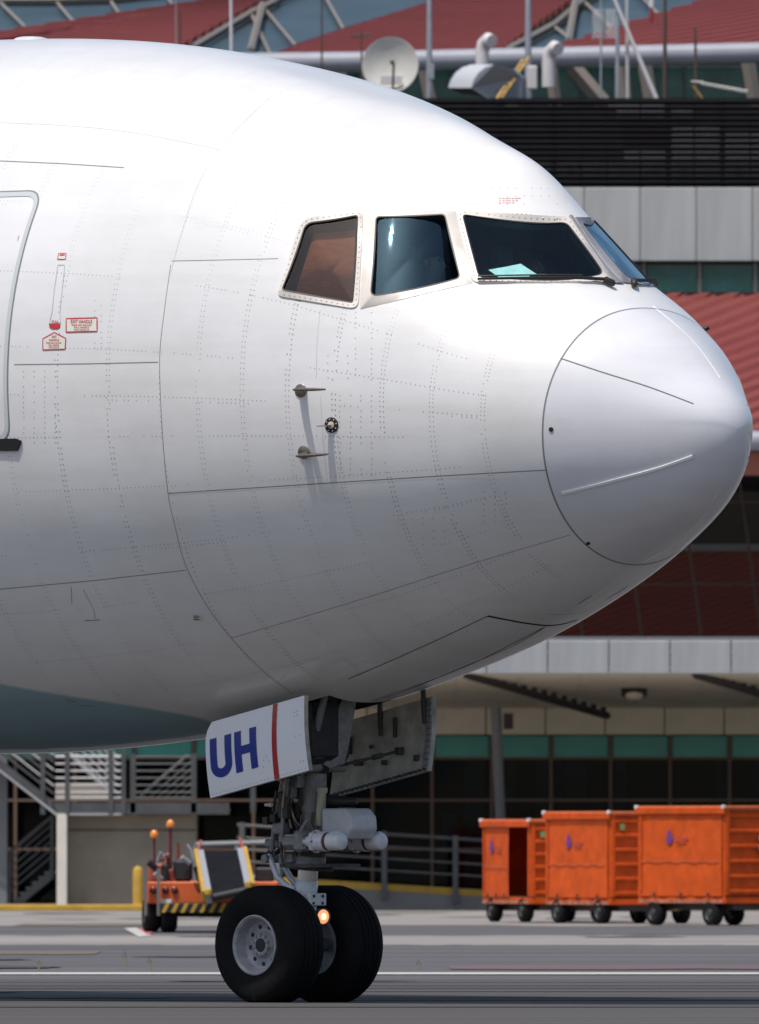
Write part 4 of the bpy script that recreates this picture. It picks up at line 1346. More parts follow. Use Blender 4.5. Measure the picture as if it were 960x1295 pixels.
# ---- writing on the skin
def text_tris(s, bold=0.0):
    cu = bpy.data.curves.new('lettering', 'FONT'); cu.body = s; cu.align_x = 'LEFT'; cu.offset = bold; cu.resolution_u = 3
    ob = bpy.data.objects.new('lettering', cu); COL.objects.link(ob)
    dg = bpy.context.evaluated_depsgraph_get(); dg.update()
    me = ob.evaluated_get(dg).to_mesh()
    vs = [(v.co.x, v.co.y) for v in me.vertices]; fs = [tuple(p.vertices) for p in me.polygons]
    ob.evaluated_get(dg).to_mesh_clear()
    bpy.data.objects.remove(ob); bpy.data.curves.remove(cu)
    x0 = min(v[0] for v in vs); x1 = max(v[0] for v in vs); y0 = min(v[1] for v in vs); y1 = max(v[1] for v in vs)
    return [((x - x0) / (x1 - x0), (y - y0) / (y1 - y0)) for x, y in vs], fs
def px_shape(mb, pts, faces, off, mi=0):
    vs = []
    for x, y in pts:
        p = unproj(x, y); vs.append(p + normal_at(p) * off)
    return mb.add(vs, faces, mi)
def px_text(mb, s, x0, y0, x1, y1, off, skew=0.0, mi=0):
    v, f = text_tris(s, .012)
    px_shape(mb, [(x0 + (x1 - x0) * a + skew * b, y1 - (y1 - y0) * b) for a, b in v], f, off, mi)
def poly_fill(mb, pts, off, mi=0):
    px_shape(mb, pts, [tuple(range(len(pts)))[::-1]], off, mi)
def poly_edge(mb, pts, wd, off, mi=0):
    P3 = [unproj(x, y) for x, y in densify(list(pts) + [pts[0]], 4)]
    skin_ribbon(mb, P3, wd, off, False, mi)
PL = [M_CREAM, M_RED]
mb = MB(); box = [(84, 403), (123, 402), (123, 419), (84, 420)]
poly_fill(mb, box, .003); poly_edge(mb, box[::-1], .010, .004, 1)
px_text(mb, 'EXIT HANDLE', 90, 404.5, 117, 408.6, .005, 0, 1)
for k, s in enumerate(('PRESS RED RELEASE', 'PULL HANDLE', 'PUSH DOOR UP')):
    px_text(mb, s, 91 + (3 if k else 0), 410 + k * 3.0, 116 - (3 if k else 0), 412.1 + k * 3.0, .005, 0, 1)
mb.build('exit_handle_placard', PL, FUSE)
mb = MB(); pent = [(54.5, 428.5), (69, 420.5), (83.5, 428), (82.5, 441.5), (54.5, 442.5)]
poly_fill(mb, pent, .003); poly_edge(mb, pent[::-1], .009, .004, 1)
px_text(mb, 'EXIT', 66, 424.3, 72, 427.3, .005, 0, 1); px_text(mb, 'HANDLE', 62.5, 428.5, 75, 431.3, .005, 0, 1)
for k, s in enumerate(('PRESS RED RELEASE', 'PULL HANDLE', 'PUSH DOOR UP')):
    px_text(mb, s, 59 + (3 if k else 0), 432.6 + k * 2.8, 78 - (3 if k else 0), 434.6 + k * 2.8, .005, 0, 1)
mb.build('exit_arrow_placard', PL, FUSE)
mb = MB()
sm = [(74.5, 320.5), (84, 320.5), (83, 328), (73, 328)]
poly_fill(mb, sm, .003); poly_edge(mb, sm[::-1], .007, .004, 1); poly_fill(mb, [(76, 321.8), (82.3, 321.8), (82.1, 323.4), (75.8, 323.4)], .005, 1)
mb.build('small_red_placard', PL, FUSE)
handle = MB()
hl = [(73.5, 335), (82, 335), (79, 365), (76, 395), (77, 408), (62.5, 408), (66, 395), (69, 365)]
poly_edge(handle, hl, .006, .004)
hd = handle.build('door_handle', M_DOORBAND, FUSE)
mb = MB(); rd_ = [(62.3, 409.5), (77, 409.5), (76, 414), (73, 416), (66, 416), (63, 414)]
poly_fill(mb, rd_, .006); mb.build('handle_release', M_RED, hd)
mb = MB(); px_text(mb, 'PULL', 66, 405, 75, 408.3, .006); mb.build('handle_word', M_RED, hd)
mb = MB()
for k in range(3):
    for q in range(7 - k):
        x0_ = 631 + q * 4.1
        poly_fill(mb, [(x0_, 250 + k * 2.8), (x0_ + 2.6 + (q % 3) * .5, 250 + k * 2.8), (x0_ + 2.6 + (q % 3) * .5, 251.3 + k * 2.8), (x0_, 251.3 + k * 2.8)], .004)
mb.build('red_stencil', mat('faded red stencil', (.74, .50, .48), rough=.6), FUSE)
mb = MB(); pl = [(243, 776), (255, 777), (257, 785), (245, 784)]
poly_fill(mb, pl, .003); 
for k in range(3): poly_edge(mb, [(245, 778.5 + k * 2.2), (255, 779 + k * 2.2)], .008, .005, 1)
mb.build('service_placard', [M_CREAM, M_BLACK], FUSE)

# ---- air data probes
def skin_frame(x, y):
    p = unproj(x, y); n = normal_at(p)
    f = (FWD - n * FWD.dot(n)).normalized()
    return p, n, f
for i, (x, y) in enumerate(((380.5, 494), (384.5, 572))):
    p, n, f = skin_frame(x, y)
    mast = MB()
    base = p - f * .0
    mast.lathe(base, n, [(-.01, .052), (.006, .052), (.010, .046), (.012, .001)], 24)
    # swept mast: thin in height, long in chord
    up = n.cross(f).normalized()
    L = []
    for t in np.linspace(0, 1, 7):
        c = base + n * (.20 * t) + f * (.02 + .075 * t * t)
        ch = .038 - .012 * t
        L.append([c + f * ch, c + up * .009, c - f * ch, c - up * .009])
    vs = [q for r in L for q in r]
    mast.add(vs, [(4 * a + k, 4 * a + (k + 1) % 4, 4 * a + 4 + (k + 1) % 4, 4 * a + 4 + k) for a in range(6) for k in range(4)])
    pr = mast.build('pitot_probe', M_METAL, JET, smooth=40)
    tip = base + n * .20 + f * .095
    MB().poly([tip - f * .05, tip - f * .02, tip + f * .16, tip + f * .24], [.006, .016, .013, .008], 10).build('probe_tube', M_METAL, pr, smooth=50)
p, n, f = skin_frame(419.5, 537.5)
v = MB().lathe(p, n, [(-.01, .060), (.005, .060), (.008, .052), (.009, .028)], 28).build('angle_vane', M_BLACK, JET, smooth=40)
mb = MB()
for k in range(8):
    t = 2 * math.pi * k / 8 + .2
    up = n.cross(f).normalized()
    q = p + n * .008 + (f * math.cos(t) + up * math.sin(t)) * .046
    mb.lathe(q, n, [(0, .005), (.004, .005), (.005, .0005)], 6)
mb.build('vane_screws', M_CREAM, v)
MB().lathe(p + n * .006, n, [(0, .028), (.010, .027), (.014, .012), (.015, .001)], 18).build('vane_hub', mat('vane hub cream', (.60, .52, .42), rough=.4), v, smooth=40)
up = n.cross(f).normalized()
vane = [p + n * .012 + f * .012, p + n * .085 - f * .015, p + n * .088 - f * .085, p + n * .012 - f * .03]
MB().slab([q - up * .003 for q in vane], .006, up).build('vane_blade', M_METAL, v)

# dorsal fairing on the crown
s_ = 7.72
mb = MB()
for k in range(1):
    vs = []; fs = []
    NA, NB = 16, 9
    for a in range(NA + 1):
        u = a / NA * 2 - 1
        hgt = .085 * (1 - abs(u)**3.5)
        wid = .16 * math.sqrt(max(.02, 1 - abs(u)**4))
        for b_ in range(NB):
            v_ = b_ / (NB - 1) * 2 - 1
            l_ = wid * v_
            t, bb, w, zc, rd = [float(q) for q in prof(s_ + u * .19)]
            z_ = zc + (t - zc) * math.sqrt(1 - (l_ / w)**2) - .004 + hgt * (1 - v_**4)
            vs.append(Vector(to_world(s_ + u * .19, l_, z_)))
    for a in range(NA):
        for b_ in range(NB - 1):
            fs.append((a * NB + b_, a * NB + b_ + 1, (a + 1) * NB + b_ + 1, (a + 1) * NB + b_))
    mb.add(vs, fs)
mb.build('antenna_fairing', M_RADOME, JET, smooth=60)

# ================================================================== nose gear
M_GREY = mat('gear grey paint', (.22, .22, .215), rough=.4, noise=.28, nscale=26, bump=.06, bscale=60)
M_GREYD = mat('gear dark grime', (.05, .045, .04), rough=.6, noise=.5, nscale=12)
M_GWHITE = mat('gear white paint', (.62, .63, .64), rough=.35, coat=.4, noise=.10, nscale=14)
M_CHROME = mat('piston chrome', (.62, .64, .68), rough=.18, metal=1.0)
M_TYRE = mat('tyre rubber', (.006, .006, .0065), rough=.85, spec=.18, noise=.3, nscale=20, bump=.1, bscale=60)
M_BAY = mat('bay primer', (.04, .042, .036), rough=.7, noise=.45, nscale=6)
M_GEAR_SHADE = mat('shaded gear black', (.018, .017, .016), rough=.6, noise=.5, nscale=18)  # shade around the upper strut put into the colour
M_HOSE = mat('hydraulic hose', (.02, .02, .02), rough=.5)

def LW(s, l, z):
    return Vector(to_world(s, l, z))
# wheel bay liner
s0, s1, hw = BAY
zt = 3.15
bz = lambda s, l: float(prof(s)[3]) - (float(prof(s)[3]) - float(prof(s)[1])) * math.sqrt(1 - (l / float(prof(s)[2]))**2)
mb = MB()
for (sa, la, sb, lb) in ((s0, hw, s1, hw), (s1, hw, s1, -hw), (s1, -hw, s0, -hw), (s0, -hw, s0, hw)):
    mb.quad(LW(sa, la, bz(sa, la) - .0), LW(sb, lb, bz(sb, lb) - .0), LW(sb, lb, zt), LW(sa, la, zt))
mb.quad(LW(s0, hw, zt), LW(s1, hw, zt), LW(s1, -hw, zt), LW(s0, -hw, zt))
mb.build('wheel_bay', M_BAY, JET)

# the strut rakes forward as it rises
def ST_(z, ds=0.0, dl=0.0):
    z = z + .034 * min(1.0, max(0.0, (z - .5) / .3))
    return LW(GEAR_S - .03 - (z - .44) * .115 + ds, dl, z)
AX = (ST_(1.9) - ST_(.44)).normalized()
strut = MB().poly([ST_(.44), ST_(.80), ST_(.92), ST_(.935)], [.085, .088, .088, .078], 20)
strut.lathe(ST_(.78), AX, [(-.02, .07), (0, .10), (.05, .10), (.06, .085)], 18)
STRUT = strut.build('lower_strut', M_GWHITE, JET, smooth=40)
MB().tube(ST_(.86), ST_(1.08), .080, n=22).build('piston', M_CHROME, STRUT, smooth=40)
cyl = MB().poly([ST_(1.02), ST_(1.05), ST_(1.12), ST_(1.16), ST_(1.45), ST_(1.5), ST_(1.80)], [.10, .135, .135, .085, .085, .10, .085], 22)
UP = cyl.build('strut_cylinder', M_GREY, JET, smooth=35)
MB().poly([ST_(1.78), ST_(1.9), ST_(2.7)], [.10, .14, .15], 18).build('upper_cylinder', M_GEAR_SHADE, UP, smooth=40)  # upper strut coloured black for the shade it stands in
for (z_, ds_, l_, sz_) in ((2.12, -.06, .05, (.22, .50, .50)), (2.05, .14, .12, (.20, .30, .46)), (1.95, -.10, .16, (.16, .16, .22))):
    MB().box(ST_(z_, ds_, l_), sz_, rot_z(-TH), bevel=.04).build('bay_shade_block', M_GEAR_SHADE, UP, smooth=40)  # added dark blocks stand in for bay and gear in shadow
# axle
MB().poly([LW(GEAR_S, .40, .455), LW(GEAR_S, -.40, .455)], .055, 14).build('axle', M_GREY, STRUT, smooth=40)
# wheels
def wheel(l, out):
    c = LW(GEAR_S, l, .455); ax = RGT * out
    R0, wd = .470, .175
    prof_ = [(-.155, .235), (-.180, .27), (-.196, .335), (-.190, .395), (-.166, .438), (-.125, .460)]
    for g in (-.075, -.025, .025, .075):
        prof_ += [(g - .012, R0 - .001), (g - .010, R0 - .009), (g + .010, R0 - .009), (g + .012, R0 - .001)]
    prof_ += [(.125, .460), (.166, .438), (.190, .395), (.196, .335), (.180, .27), (.155, .235)]
    t = MB().lathe(c, ax, prof_, 64)
    # the loaded tyre flattens and bulges where it meets the ground
    nv = []
    for q in t.v:
        q = Vector(q)
        if q.z < .06:
            k = (.06 - q.z) / .06
            q = q + ax * ((q - c).dot(ax)) * .10 * k
        q.z = max(q.z, .002)
        nv.append(tuple(q))
    t.v = nv
    W = thing('wheel', None, None, c); W.parent = JET; W.location = c - WORLD_LOC[JET.name]
    t.build('tyre', M_TYRE, W, smooth=50)
    rim = MB().lathe(c, ax, [(.150, .236), (.172, .238), (.176, .228), (.160, .212), (.120, .205), (.070, .190), (.055, .160), (.060, .110), (.085, .088), (.100, .080), (.100, .055), (.03, .050), (.03, .001)], 48)
    rim.lathe(c, ax, [(-.155, .236), (-.150, .20), (-.05, .18), (-.03, .001)], 40)
    rm = rim.build('rim', M_GWHITE if False else mat('wheel rim paint' + str(out), (.29, .30, .32), rough=.4, noise=.25, nscale=15), W, smooth=35)
    a = Vector((0, 0, 1)); b = ax.cross(a)
    for k in range(9):
        t_ = 2 * math.pi * k / 9 + .3
        q = c + (a * math.cos(t_) + b * math.sin(t_)) * .148
        MB().lathe(q + ax * .050, ax, [(0, .017), (.012, .017), (.0121, .001)], 12).build('vent_hole', M_BLACK, rm)
    for k in range(10):
        t_ = 2 * math.pi * k / 10
        q = c + (a * math.cos(t_) + b * math.sin(t_)) * .078
        MB().lathe(q + ax * .085, ax, [(0, .014), (.025, .012), (.026, .001)], 6).build('hub_bolt', M_GREY, rm)
    MB().lathe(c + ax * .05, ax, [(0, .055), (.052, .055), (.053, .001)], 20).build('hub_hole', M_BLACK, rm, smooth=40)  # black disc stands in for the dark hole in the hub
    return W
wheel(.333, 1); wheel(-.333, -1)

# steering collar, actuators
col_ = MB()
col_.lathe(ST_(1.09), AX, [(-.07, .12), (-.07, .20), (-.045, .20), (-.045, .13), (.13, .13), (.13, .19), (.155, .19), (.155, .12)], 26)
COLL = col_.build('steering_collar', M_GREYD, JET, smooth=35)
RF = rot_z(-TH)    # x axis forward, y axis left
for l in (.225, -.225):
    z = 1.235
    c0 = ST_(z, -.29, l)
    a = MB().poly([c0 - FWD * .16, c0 + FWD * .0, c0 + FWD * .001, c0 + FWD * .12, c0 + FWD * .121, c0 + FWD * .14, c0 + FWD * .141, c0 + FWD * .26, c0 + FWD * .278, c0 + FWD * .288, c0 + FWD * .292], [.045, .045, .080, .080, .066, .066, .072, .072, .064, .045, .02], 22)
    act = a.build('steering_actuator', M_GWHITE, COLL, smooth=35)
    fl = MB().poly([c0 - FWD * .02, c0 + FWD * .015], .092, 8)
    fl.build('actuator_flange', M_GWHITE, COLL)
    for q in range(6):
        ang = 2 * math.pi * q / 6
        MB().lathe(c0 + FWD * .015 + RGT * (.078 * math.cos(ang)) + Vector((0, 0, .078 * math.sin(ang))), FWD, [(0, .009), (.014, .009), (.015, .001)], 6).build('flange_bolt', M_METAL, COLL)
    MB().tube(c0 + FWD * .118, c0 + FWD * .150, .0735, n=20).build('actuator_band', mat('maroon band' + str(l), (.14, .03, .04), rough=.5), COLL)
    MB().box(c0 + FWD * .20 + Vector((0, 0, .068)), (.12, .03, .02), RF, bevel=.005).build('actuator_fitting', M_GWHITE, COLL)
    b = MB()
    for k in range(4):
        b.tube(c0 - FWD * .09 + Vector((0, 0, .055 - k * .036)) + RGT * .03, c0 - FWD * .20 + Vector((0, 0, .055 - k * .036)) + RGT * .03, .014, n=8)
    b.box(c0 - FWD * .16, (.10, .13, .16), RF, bevel=.02)
    b.box(c0 - FWD * .26, (.20, .09, .09), RF, bevel=.02)
    b.build('actuator_bracket', M_GREY, COLL, smooth=40)
# light grey equipment box
cbx = ST_(1.38, -.36, -.02)
eb = MB()
pr_ = [(-.13, -.10), (.15, -.13), (.20, -.05), (.19, .05), (.12, .115), (-.13, .115)]
loopb = [cbx + FWD * a + Vector((0, 0, b)) + RGT * .15 for a, b in pr_]
eb.slab(loopb, .30, -RGT)
EB = eb.build('equipment_box', mat('box grey paint', (.50, .50, .51), rough=.4, noise=.12, nscale=20), JET)
bv = EB.modifiers.new('bevel', 'BEVEL'); bv.width = .02; bv.segments = 3
MB().box(cbx + Vector((0, 0, .118)) + FWD * .0, (.08, .12, .012), RF).build('box_hatch', M_GREYD, EB)
# plates under the collar
pl = MB()
pl.slab([ST_(1.03, .12, .2), ST_(1.03, -.30, .28), ST_(1.03, -.34, .1), ST_(1.03, -.34, -.1), ST_(1.03, -.30, -.28), ST_(1.03, .12, -.2)], .03, (0, 0, 1))
pl.slab([ST_(1.145, .12, .17), ST_(1.145, -.10, .20), ST_(1.145, -.10, -.20), ST_(1.145, .12, -.17)], .02, (0, 0, 1))
pl.build('collar_plate', M_GREYD, COLL)
# torque links behind the strut
def link_arm(p0, p1, w0, w1, th):
    mb = MB()
    d = (p1 - p0); n = d.cross(RGT).normalized()
    for sgn in (1, -1):
        a0 = p0 + RGT * w0 * sgn; a1 = p1 + RGT * w1 * sgn
        mb.poly([a0, a1], [th, th * .8], 8)
    mb.tube(p0 + RGT * (w0 + .03), p0 - RGT * (w0 + .03), th * 1.3, n=10)
    mb.tube(p1 + RGT * (w1 + .03), p1 - RGT * (w1 + .03), th * 1.2, n=10)
    mb.slab([p0.lerp(p1, .25) + RGT * w0 * .8, p0.lerp(p1, .7) + RGT * w1 * .9, p0.lerp(p1, .7) - RGT * w1 * .9, p0.lerp(p1, .25) - RGT * w0 * .8], th * .7, n)
    return mb
apex = ST_(1.10, .40)
for sgn in (1, -1):
    MB().poly([ST_(.84, .09, .05 * sgn), ST_(.95, .26, .07 * sgn), ST_(1.13, .40, .05 * sgn)], [.030, .026, .022], 8).build('torque_link', M_GWHITE, JET, smooth=40)
    MB().poly([ST_(1.36, .11, .08 * sgn), ST_(1.26, .27, .07 * sgn), ST_(1.14, .41, .04 * sgn)], [.030, .026, .022], 8).build('torque_link', M_GREYD, JET, smooth=40)
MB().tube(apex + RGT * .10, apex - RGT * .10, .034, n=12).build('link_pin', M_GREY, JET, smooth=40)
arm = MB()
q0 = [ST_(.80, .05, .06), ST_(.87, .05, .06), ST_(.90, .10, .06), ST_(.87, .17, .07), ST_(.82, .14, .07)]
arm.slab([p for p in q0], .025, RGT)
arm.build('torque_arm', M_GWHITE, JET)
# drag brace running forward and up into the bay
db = MB()
for sgn in (1,):
    a0 = ST_(1.83, -.03, .13 * sgn); a1 = LW(4.02, .30 * sgn, 2.75)
    db.poly([a0, a0.lerp(a1, .5), a1], [.03, .03, .03], 10)
q0 = [Q(x, y, gy - .25) for x, y in ((401, 962), (410, 935), (425, 905), (434, 880), (446, 880), (441, 912), (434, 950), (430, 966), (418, 972))]
db.slab(q0, .05, -RGT)
DB = db.build('drag_brace', M_GREY, JET, smooth=40)
MB().lathe(ST_(1.83, -.06, .22), RGT, [(-.46, .001), (-.46, .05), (0, .05), (.0, .07), (.02, .07), (.03, .03), (.031, .001)], 18).build('brace_pin', M_GREY, DB, smooth=40)
# hoses, small fittings
rng = random.Random(3)
for k in range(7):
    l = .13 + .02 * rng.random(); ds = .10 + .05 * k * .4
    pts = [ST_(2.2 - .02 * k, ds * .7, l * (1 if k % 2 else .4)), ST_(1.85, ds, l * .8), ST_(1.6, ds + .04 * rng.random(), l), ST_(1.42 + .03 * k, ds - .05, l + .02), ST_(1.34, ds - .12, l - .02)]
    MB().poly([Vector(q) for q in catmull([tuple(p) for p in pts], 5)], .008 + .004 * (k % 3 == 0), 6).build('hydraulic_hose', M_HOSE if k % 3 else M_METAL, UP, smooth=60)
for k in range(60):
    z = 1.10 + .95 * rng.random()
    ds = .05 + .26 * rng.random() * (1.0 if z < 1.7 else .6); l = (rng.random() - .35) * .36
    sz = .03 + .06 * rng.random()
    if k % 3 == 0:
        m = MB().box(ST_(z, ds, l), (sz, sz * 1.4, sz * 1.2), RF, bevel=.006)
    elif k % 3 == 1:
        ax_ = (FWD, RGT, Vector((0, 0, 1)))[k % 2 + (k % 4 == 1)]
        m = MB().lathe(ST_(z, ds, l), ax_, [(-.05, .001), (-.05, sz * .35), (0, sz * .35), (0, sz * .5), (.02, sz * .5), (.02, sz * .3), (.06, sz * .3), (.061, .001)], 12)
    else:
        a0 = ST_(z, ds, l); a1 = ST_(z - .12 - .1 * rng.random(), ds + (rng.random() - .5) * .2, l + (rng.random() - .5) * .1)
        m = MB().tube(a0, a1, .010 + .008 * rng.random(), n=8)
    m.build('gear_fitting', (M_GREY, M_GREYD, M_METAL, M_GREYD, M_GWHITE, M_GREYD, M_HOSE)[k % 7], UP, smooth=40)
for (z, ds, l, sz, m) in ((1.52, .15, .17, (.10, .08, .22), M_GREYD), (1.34, .20, .14, (.12, .10, .10), M_GREY), (1.63, .12, .15, (.08, .10, .12), M_GREY), (1.24, .10, .16, (.16, .06, .12), M_GREY), (1.42, .30, .02, (.09, .12, .09), M_GREYD), (1.22, .33, .06, (.14, .12, .07), M_GREY), (1.75, .16, .10, (.09, .14, .09), M_GREYD)):
    MB().box(ST_(z, ds, l), sz, RF, bevel=.015).build('gear_housing', m, UP, smooth=40)
for (z0, d0, l0, z1, d1, l1, r) in ((1.78, .10, .19, 1.24, .12, .20, .016), (1.70, .16, .18, 1.16, .30, .12, .020), (1.55, .22, .10, 1.12, .40, .03, .022), (2.0, .06, .20, 1.5, .13, .21, .012), (1.46, -.12, .12, 1.30, -.24, .20, .014), (1.40, -.10, .16, 1.26, -.12, .23, .018)):
    MB().poly([ST_(z0, d0, l0), ST_((z0 + z1) / 2, (d0 + d1) / 2 + .03, (l0 + l1) / 2), ST_(z1, d1, l1)], [r * .8, r, r], 8).build('gear_rod', M_GREY if r > .015 else M_METAL, UP, smooth=50)
for k in range(5):
    MB().lathe(ST_(1.16 + .03 * k, .02, .20), FWD, [(-.05, .001), (-.05, .02), (.06, .02), (.061, .001)], 10).build('hydraulic_fitting', M_GREY if k % 2 else M_METAL, UP, smooth=40)
# upright canister on the front of the cylinder
MB().poly([ST_(1.36, -.16, .08), ST_(1.62, -.16, .08), ST_(1.621, -.16, .08), ST_(1.66, -.16, .08)], [.035, .035, .044, .044], 14).build('canister', mat('cream canister', (.42, .40, .28), rough=.4), UP, smooth=40)
MB().poly([ST_(1.56, -.18, 0), ST_(1.55, -.36, 0), ST_(1.55, -.46, -.02)], [.045, .04, .02], 10).build('hydraulic_valve', M_HOSE, UP, smooth=40)
# bracket with lit taxi lamp
br = MB().box(ST_(.78, -.14, .03), (.05, .20, .10), RF, bevel=.008)
br.box(ST_(.70, -.10, .03), (.08, .06, .14), RF, bevel=.008)
BR = br.build('lamp_bracket', M_GWHITE, JET)
for q in range(4):
    MB().lathe(ST_(.78 + (.025 if q % 2 else -.025), -.166, .03 + (.05 if q < 2 else -.05)), FWD, [(0, .012), (.006, .012), (.007, .001)], 10).build('bracket_hole', M_BLACK, BR)
lc = ST_(.66, -.235, .03)
ldir = (FWD + Vector((-.12, -.15, -.04))).normalized()
LAMP = MB().lathe(lc, ldir, [(-.10, .001), (-.10, .035), (-.04, .062), (0, .068), (.012, .068), (.012, .060), (.0, .058)], 24).build('taxi_lamp', M_GREYD, JET, smooth=40)
M_BULB = mat('lit sealed beam', (1, .8, .5), rough=.2, emit=(1.0, .60, .30), estr=2.0)
MB().lathe(lc, ldir, [(-.02, .001), (-.02, .02), (.002, .057), (.006, .05), (.010, .03), (.012, .001)], 24).build('lamp_lens', mat('lamp lens', (1, .8, .5), rough=.25, emit=(1.0, .36, .12), estr=.9), LAMP, smooth=60)
MB().lathe(lc + ldir * .008, ldir, [(0, .030), (.006, .022), (.009, .001)], 18).build('lamp_filament_glow', M_BULB, LAMP, smooth=60)

# ---- gear doors
def door_pt(l0, u, v, off=0.0):
    s_ = 3.925 + (5.01 - 3.925) * u
    zt_ = 2.409 - .215 * u
    side = 1 if l0 > 0 else -1
    bow = .022 * math.sin(math.pi * min(1, v)) 
    l = l0 - side * (.05 * v) + side * bow + side * off
    return LW(s_, l, zt_ - .585 * v)
def gear_door(l0, outer_mat, inner_mat):
    mb = MB()
    NU_, NV = 16, 10
    cor = lambda u, v: u
    def skin(off):
        vs = []
        for a in range(NU_ + 1):
            for b_ in range(NV + 1):
                u, v = a / NU_, b_ / NV
                # rounded upper rear corner
                uu = u
                if u > .9 and v < .14: uu = u - (.14 - v) / .14 * (u - .9) * .6
                vs.append(door_pt(l0, uu, v, off))
        return vs
    A = skin(.02); B = skin(-.025)
    n = (NU_ + 1) * (NV + 1)
    fs = []; mi = []
    sd = l0 > 0
    for a in range(NU_):
        for b_ in range(NV):
            q = (a * (NV + 1) + b_, (a + 1) * (NV + 1) + b_, (a + 1) * (NV + 1) + b_ + 1, a * (NV + 1) + b_ + 1)
            fs.append(q if not sd else q[::-1]); mi.append(0)
            q2 = tuple(i + n for i in q); fs.append(q2[::-1] if not sd else q2); mi.append(1)
    for a in range(NU_):
        for b_ in (0, NV):
            i, j = a * (NV + 1) + b_, (a + 1) * (NV + 1) + b_
            fs.append((i, j, j + n, i + n)); mi.append(1)
    for b_ in range(NV):
        for a in (0, NU_):
            i, j = a * (NV + 1) + b_, a * (NV + 1) + b_ + 1
            fs.append((i, j, j + n, i + n)); mi.append(1)
    mb.v = [tuple(p) for p in A + B]; mb.f = fs; mb.mi = mi
    return mb.build('gear_door', [outer_mat, inner_mat], JET, smooth=40)
M_DOORWHITE = mat('gear door white paint', (.86, .87, .90), rough=.3, coat=.8, noise=.03, nscale=4)
M_DOORIN = mat('gear door inner skin', (.40, .385, .33), rough=.6, noise=.35, nscale=7, bump=.2, bscale=14)
D1 = gear_door(.72, M_DOORWHITE, M_DOORIN); tag(D1, 'white gear door with blue letters UH and red stripe')
D2 = gear_door(-.72, M_DOORWHITE, M_DOORIN); tag(D2, 'far gear door showing its grimy inner face')
# door picture coordinates: u runs forward edge to rear edge
def door_shape(mb, pts, faces, mi=0, off=.0235):
    mb.add([door_pt(.72, 1 - a, b, off) for a, b in pts], faces, mi)
def door_strip(mb, p0, p1, p2, p3, n=8):
    vs = []; fs = []
    for k in range(n + 1):
        t = k / n
        vs += [(p0[0] + (p3[0] - p0[0]) * t, p0[1] + (p3[1] - p0[1]) * t), (p1[0] + (p2[0] - p1[0]) * t, p1[1] + (p2[1] - p1[1]) * t)]
    fs = [(2 * k, 2 * k + 1, 2 * k + 3, 2 * k + 2) for k in range(n)]
    door_shape(mb, vs, fs)
letters = MB()
top, bt = .23, .775
# U: two stems and a bowl
stw = .068
uL, uR = .045, .262
def arc_pts(cx, cy, rx, ry, n=14):
    return [(cx - rx * math.cos(math.pi * k / n), cy + ry * math.sin(math.pi * k / n)) for k in range(n + 1)]
rx = (uR - uL) / 2; cyy = .60
outer = arc_pts((uL + uR) / 2, cyy, rx, bt - cyy)
inner = arc_pts((uL + uR) / 2, cyy, rx - stw, bt - cyy - .12)
vs = outer + inner; n = len(outer)
door_shape(letters, vs, [(k, k + 1, n + k + 1, n + k) for k in range(n - 1)])
door_strip(letters, (uL, top), (uL + stw, top), (uL + stw, cyy), (uL, cyy)); door_strip(letters, (uR - stw, top), (uR, top), (uR, cyy), (uR - stw, cyy))
hL, hR = .293, .515
door_strip(letters, (hL, top), (hL + stw, top), (hL + stw, bt), (hL, bt)); door_strip(letters, (hR - stw, top), (hR, top), (hR, bt), (hR - stw, bt))
door_strip(letters, (hL + stw, .435), (hR - stw, .435), (hR - stw, .55), (hL + stw, .55), 2)
letters.build('letters_uh', M_BLUE, D1)
st = MB(); door_strip(st, (.685, .003), (.73, .003), (.705, .997), (.655, .997)); st.build('red_stripe', M_REDSTRIPE, D1)
dv = MB()
for k in range(26):
    u = .03 + .94 * k / 25
    door_shape(dv, [(u, .955), (u + .006, .955), (u + .006, .968), (u, .968)], [(0, 1, 2, 3)])
for (u, v) in ((.90, .18), (.93, .18), (.90, .24), (.93, .23), (.90, .5), (.95, .5), (.96, .85), (.93, .85), (.6, .66), (.57, .70), (.62, .73), (.56, .78)):
    door_shape(dv, [(u, v), (u + .007, v), (u + .007, v + .014), (u, v + .014)], [(0, 1, 2, 3)])
dv.build('door_rivets', M_RIVET, D1, kind='stuff')
# hinge arms of both doors and the linkage of the far one
for l0 in (.72, -.72):
    D = D1 if l0 > 0 else D2
    sg = 1 if l0 > 0 else -1
    for u in ((.06, .5) if l0 < 0 else ()):
        p = door_pt(l0, u, .12, -.04); s_, l_ = to_local(p.x, p.y)
        q = LW(s_, l0 - sg * .06, bz(s_, l0) + .12)
        MB().poly([door_pt(l0, u, .34, -.05), door_pt(l0, u, .05, -.055), q], [.016, .022, .018], 8).build('hinge_arm', M_GREYD, D, smooth=50)
rim_ = MB()
for k in range(12):
    a, b_ = door_pt(-.72, .03, k / 12 + .01, -.03), door_pt(-.72, .03, (k + 1) / 12 - .01, -.03)
    rim_.box((a + b_) / 2, (.06, .02, .045), RF, bevel=.004)
rim_.build('edge_stiffener', M_GREY, D2)
rb = MB()
for k in range(20):
    u = k / 20
    rb.box(door_pt(-.72, u + .025, .965, -.032), (.04, .02, .02), RF)
rb.build('lower_stiffener', M_GREYD, D2)
a = ST_(1.83, -.10, -.15); b_ = door_pt(-.72, .30, .62, -.05)
rod = MB().poly([a, a.lerp(b_, .55), a.lerp(b_, .56), a.lerp(b_, .72), a.lerp(b_, .73), b_], [.012, .012, .022, .022, .012, .012], 8)
rod.box(b_, (.07, .06, .06), RF, bevel=.01)
rod.build('door_rod', M_GREYD, D2, smooth=40)
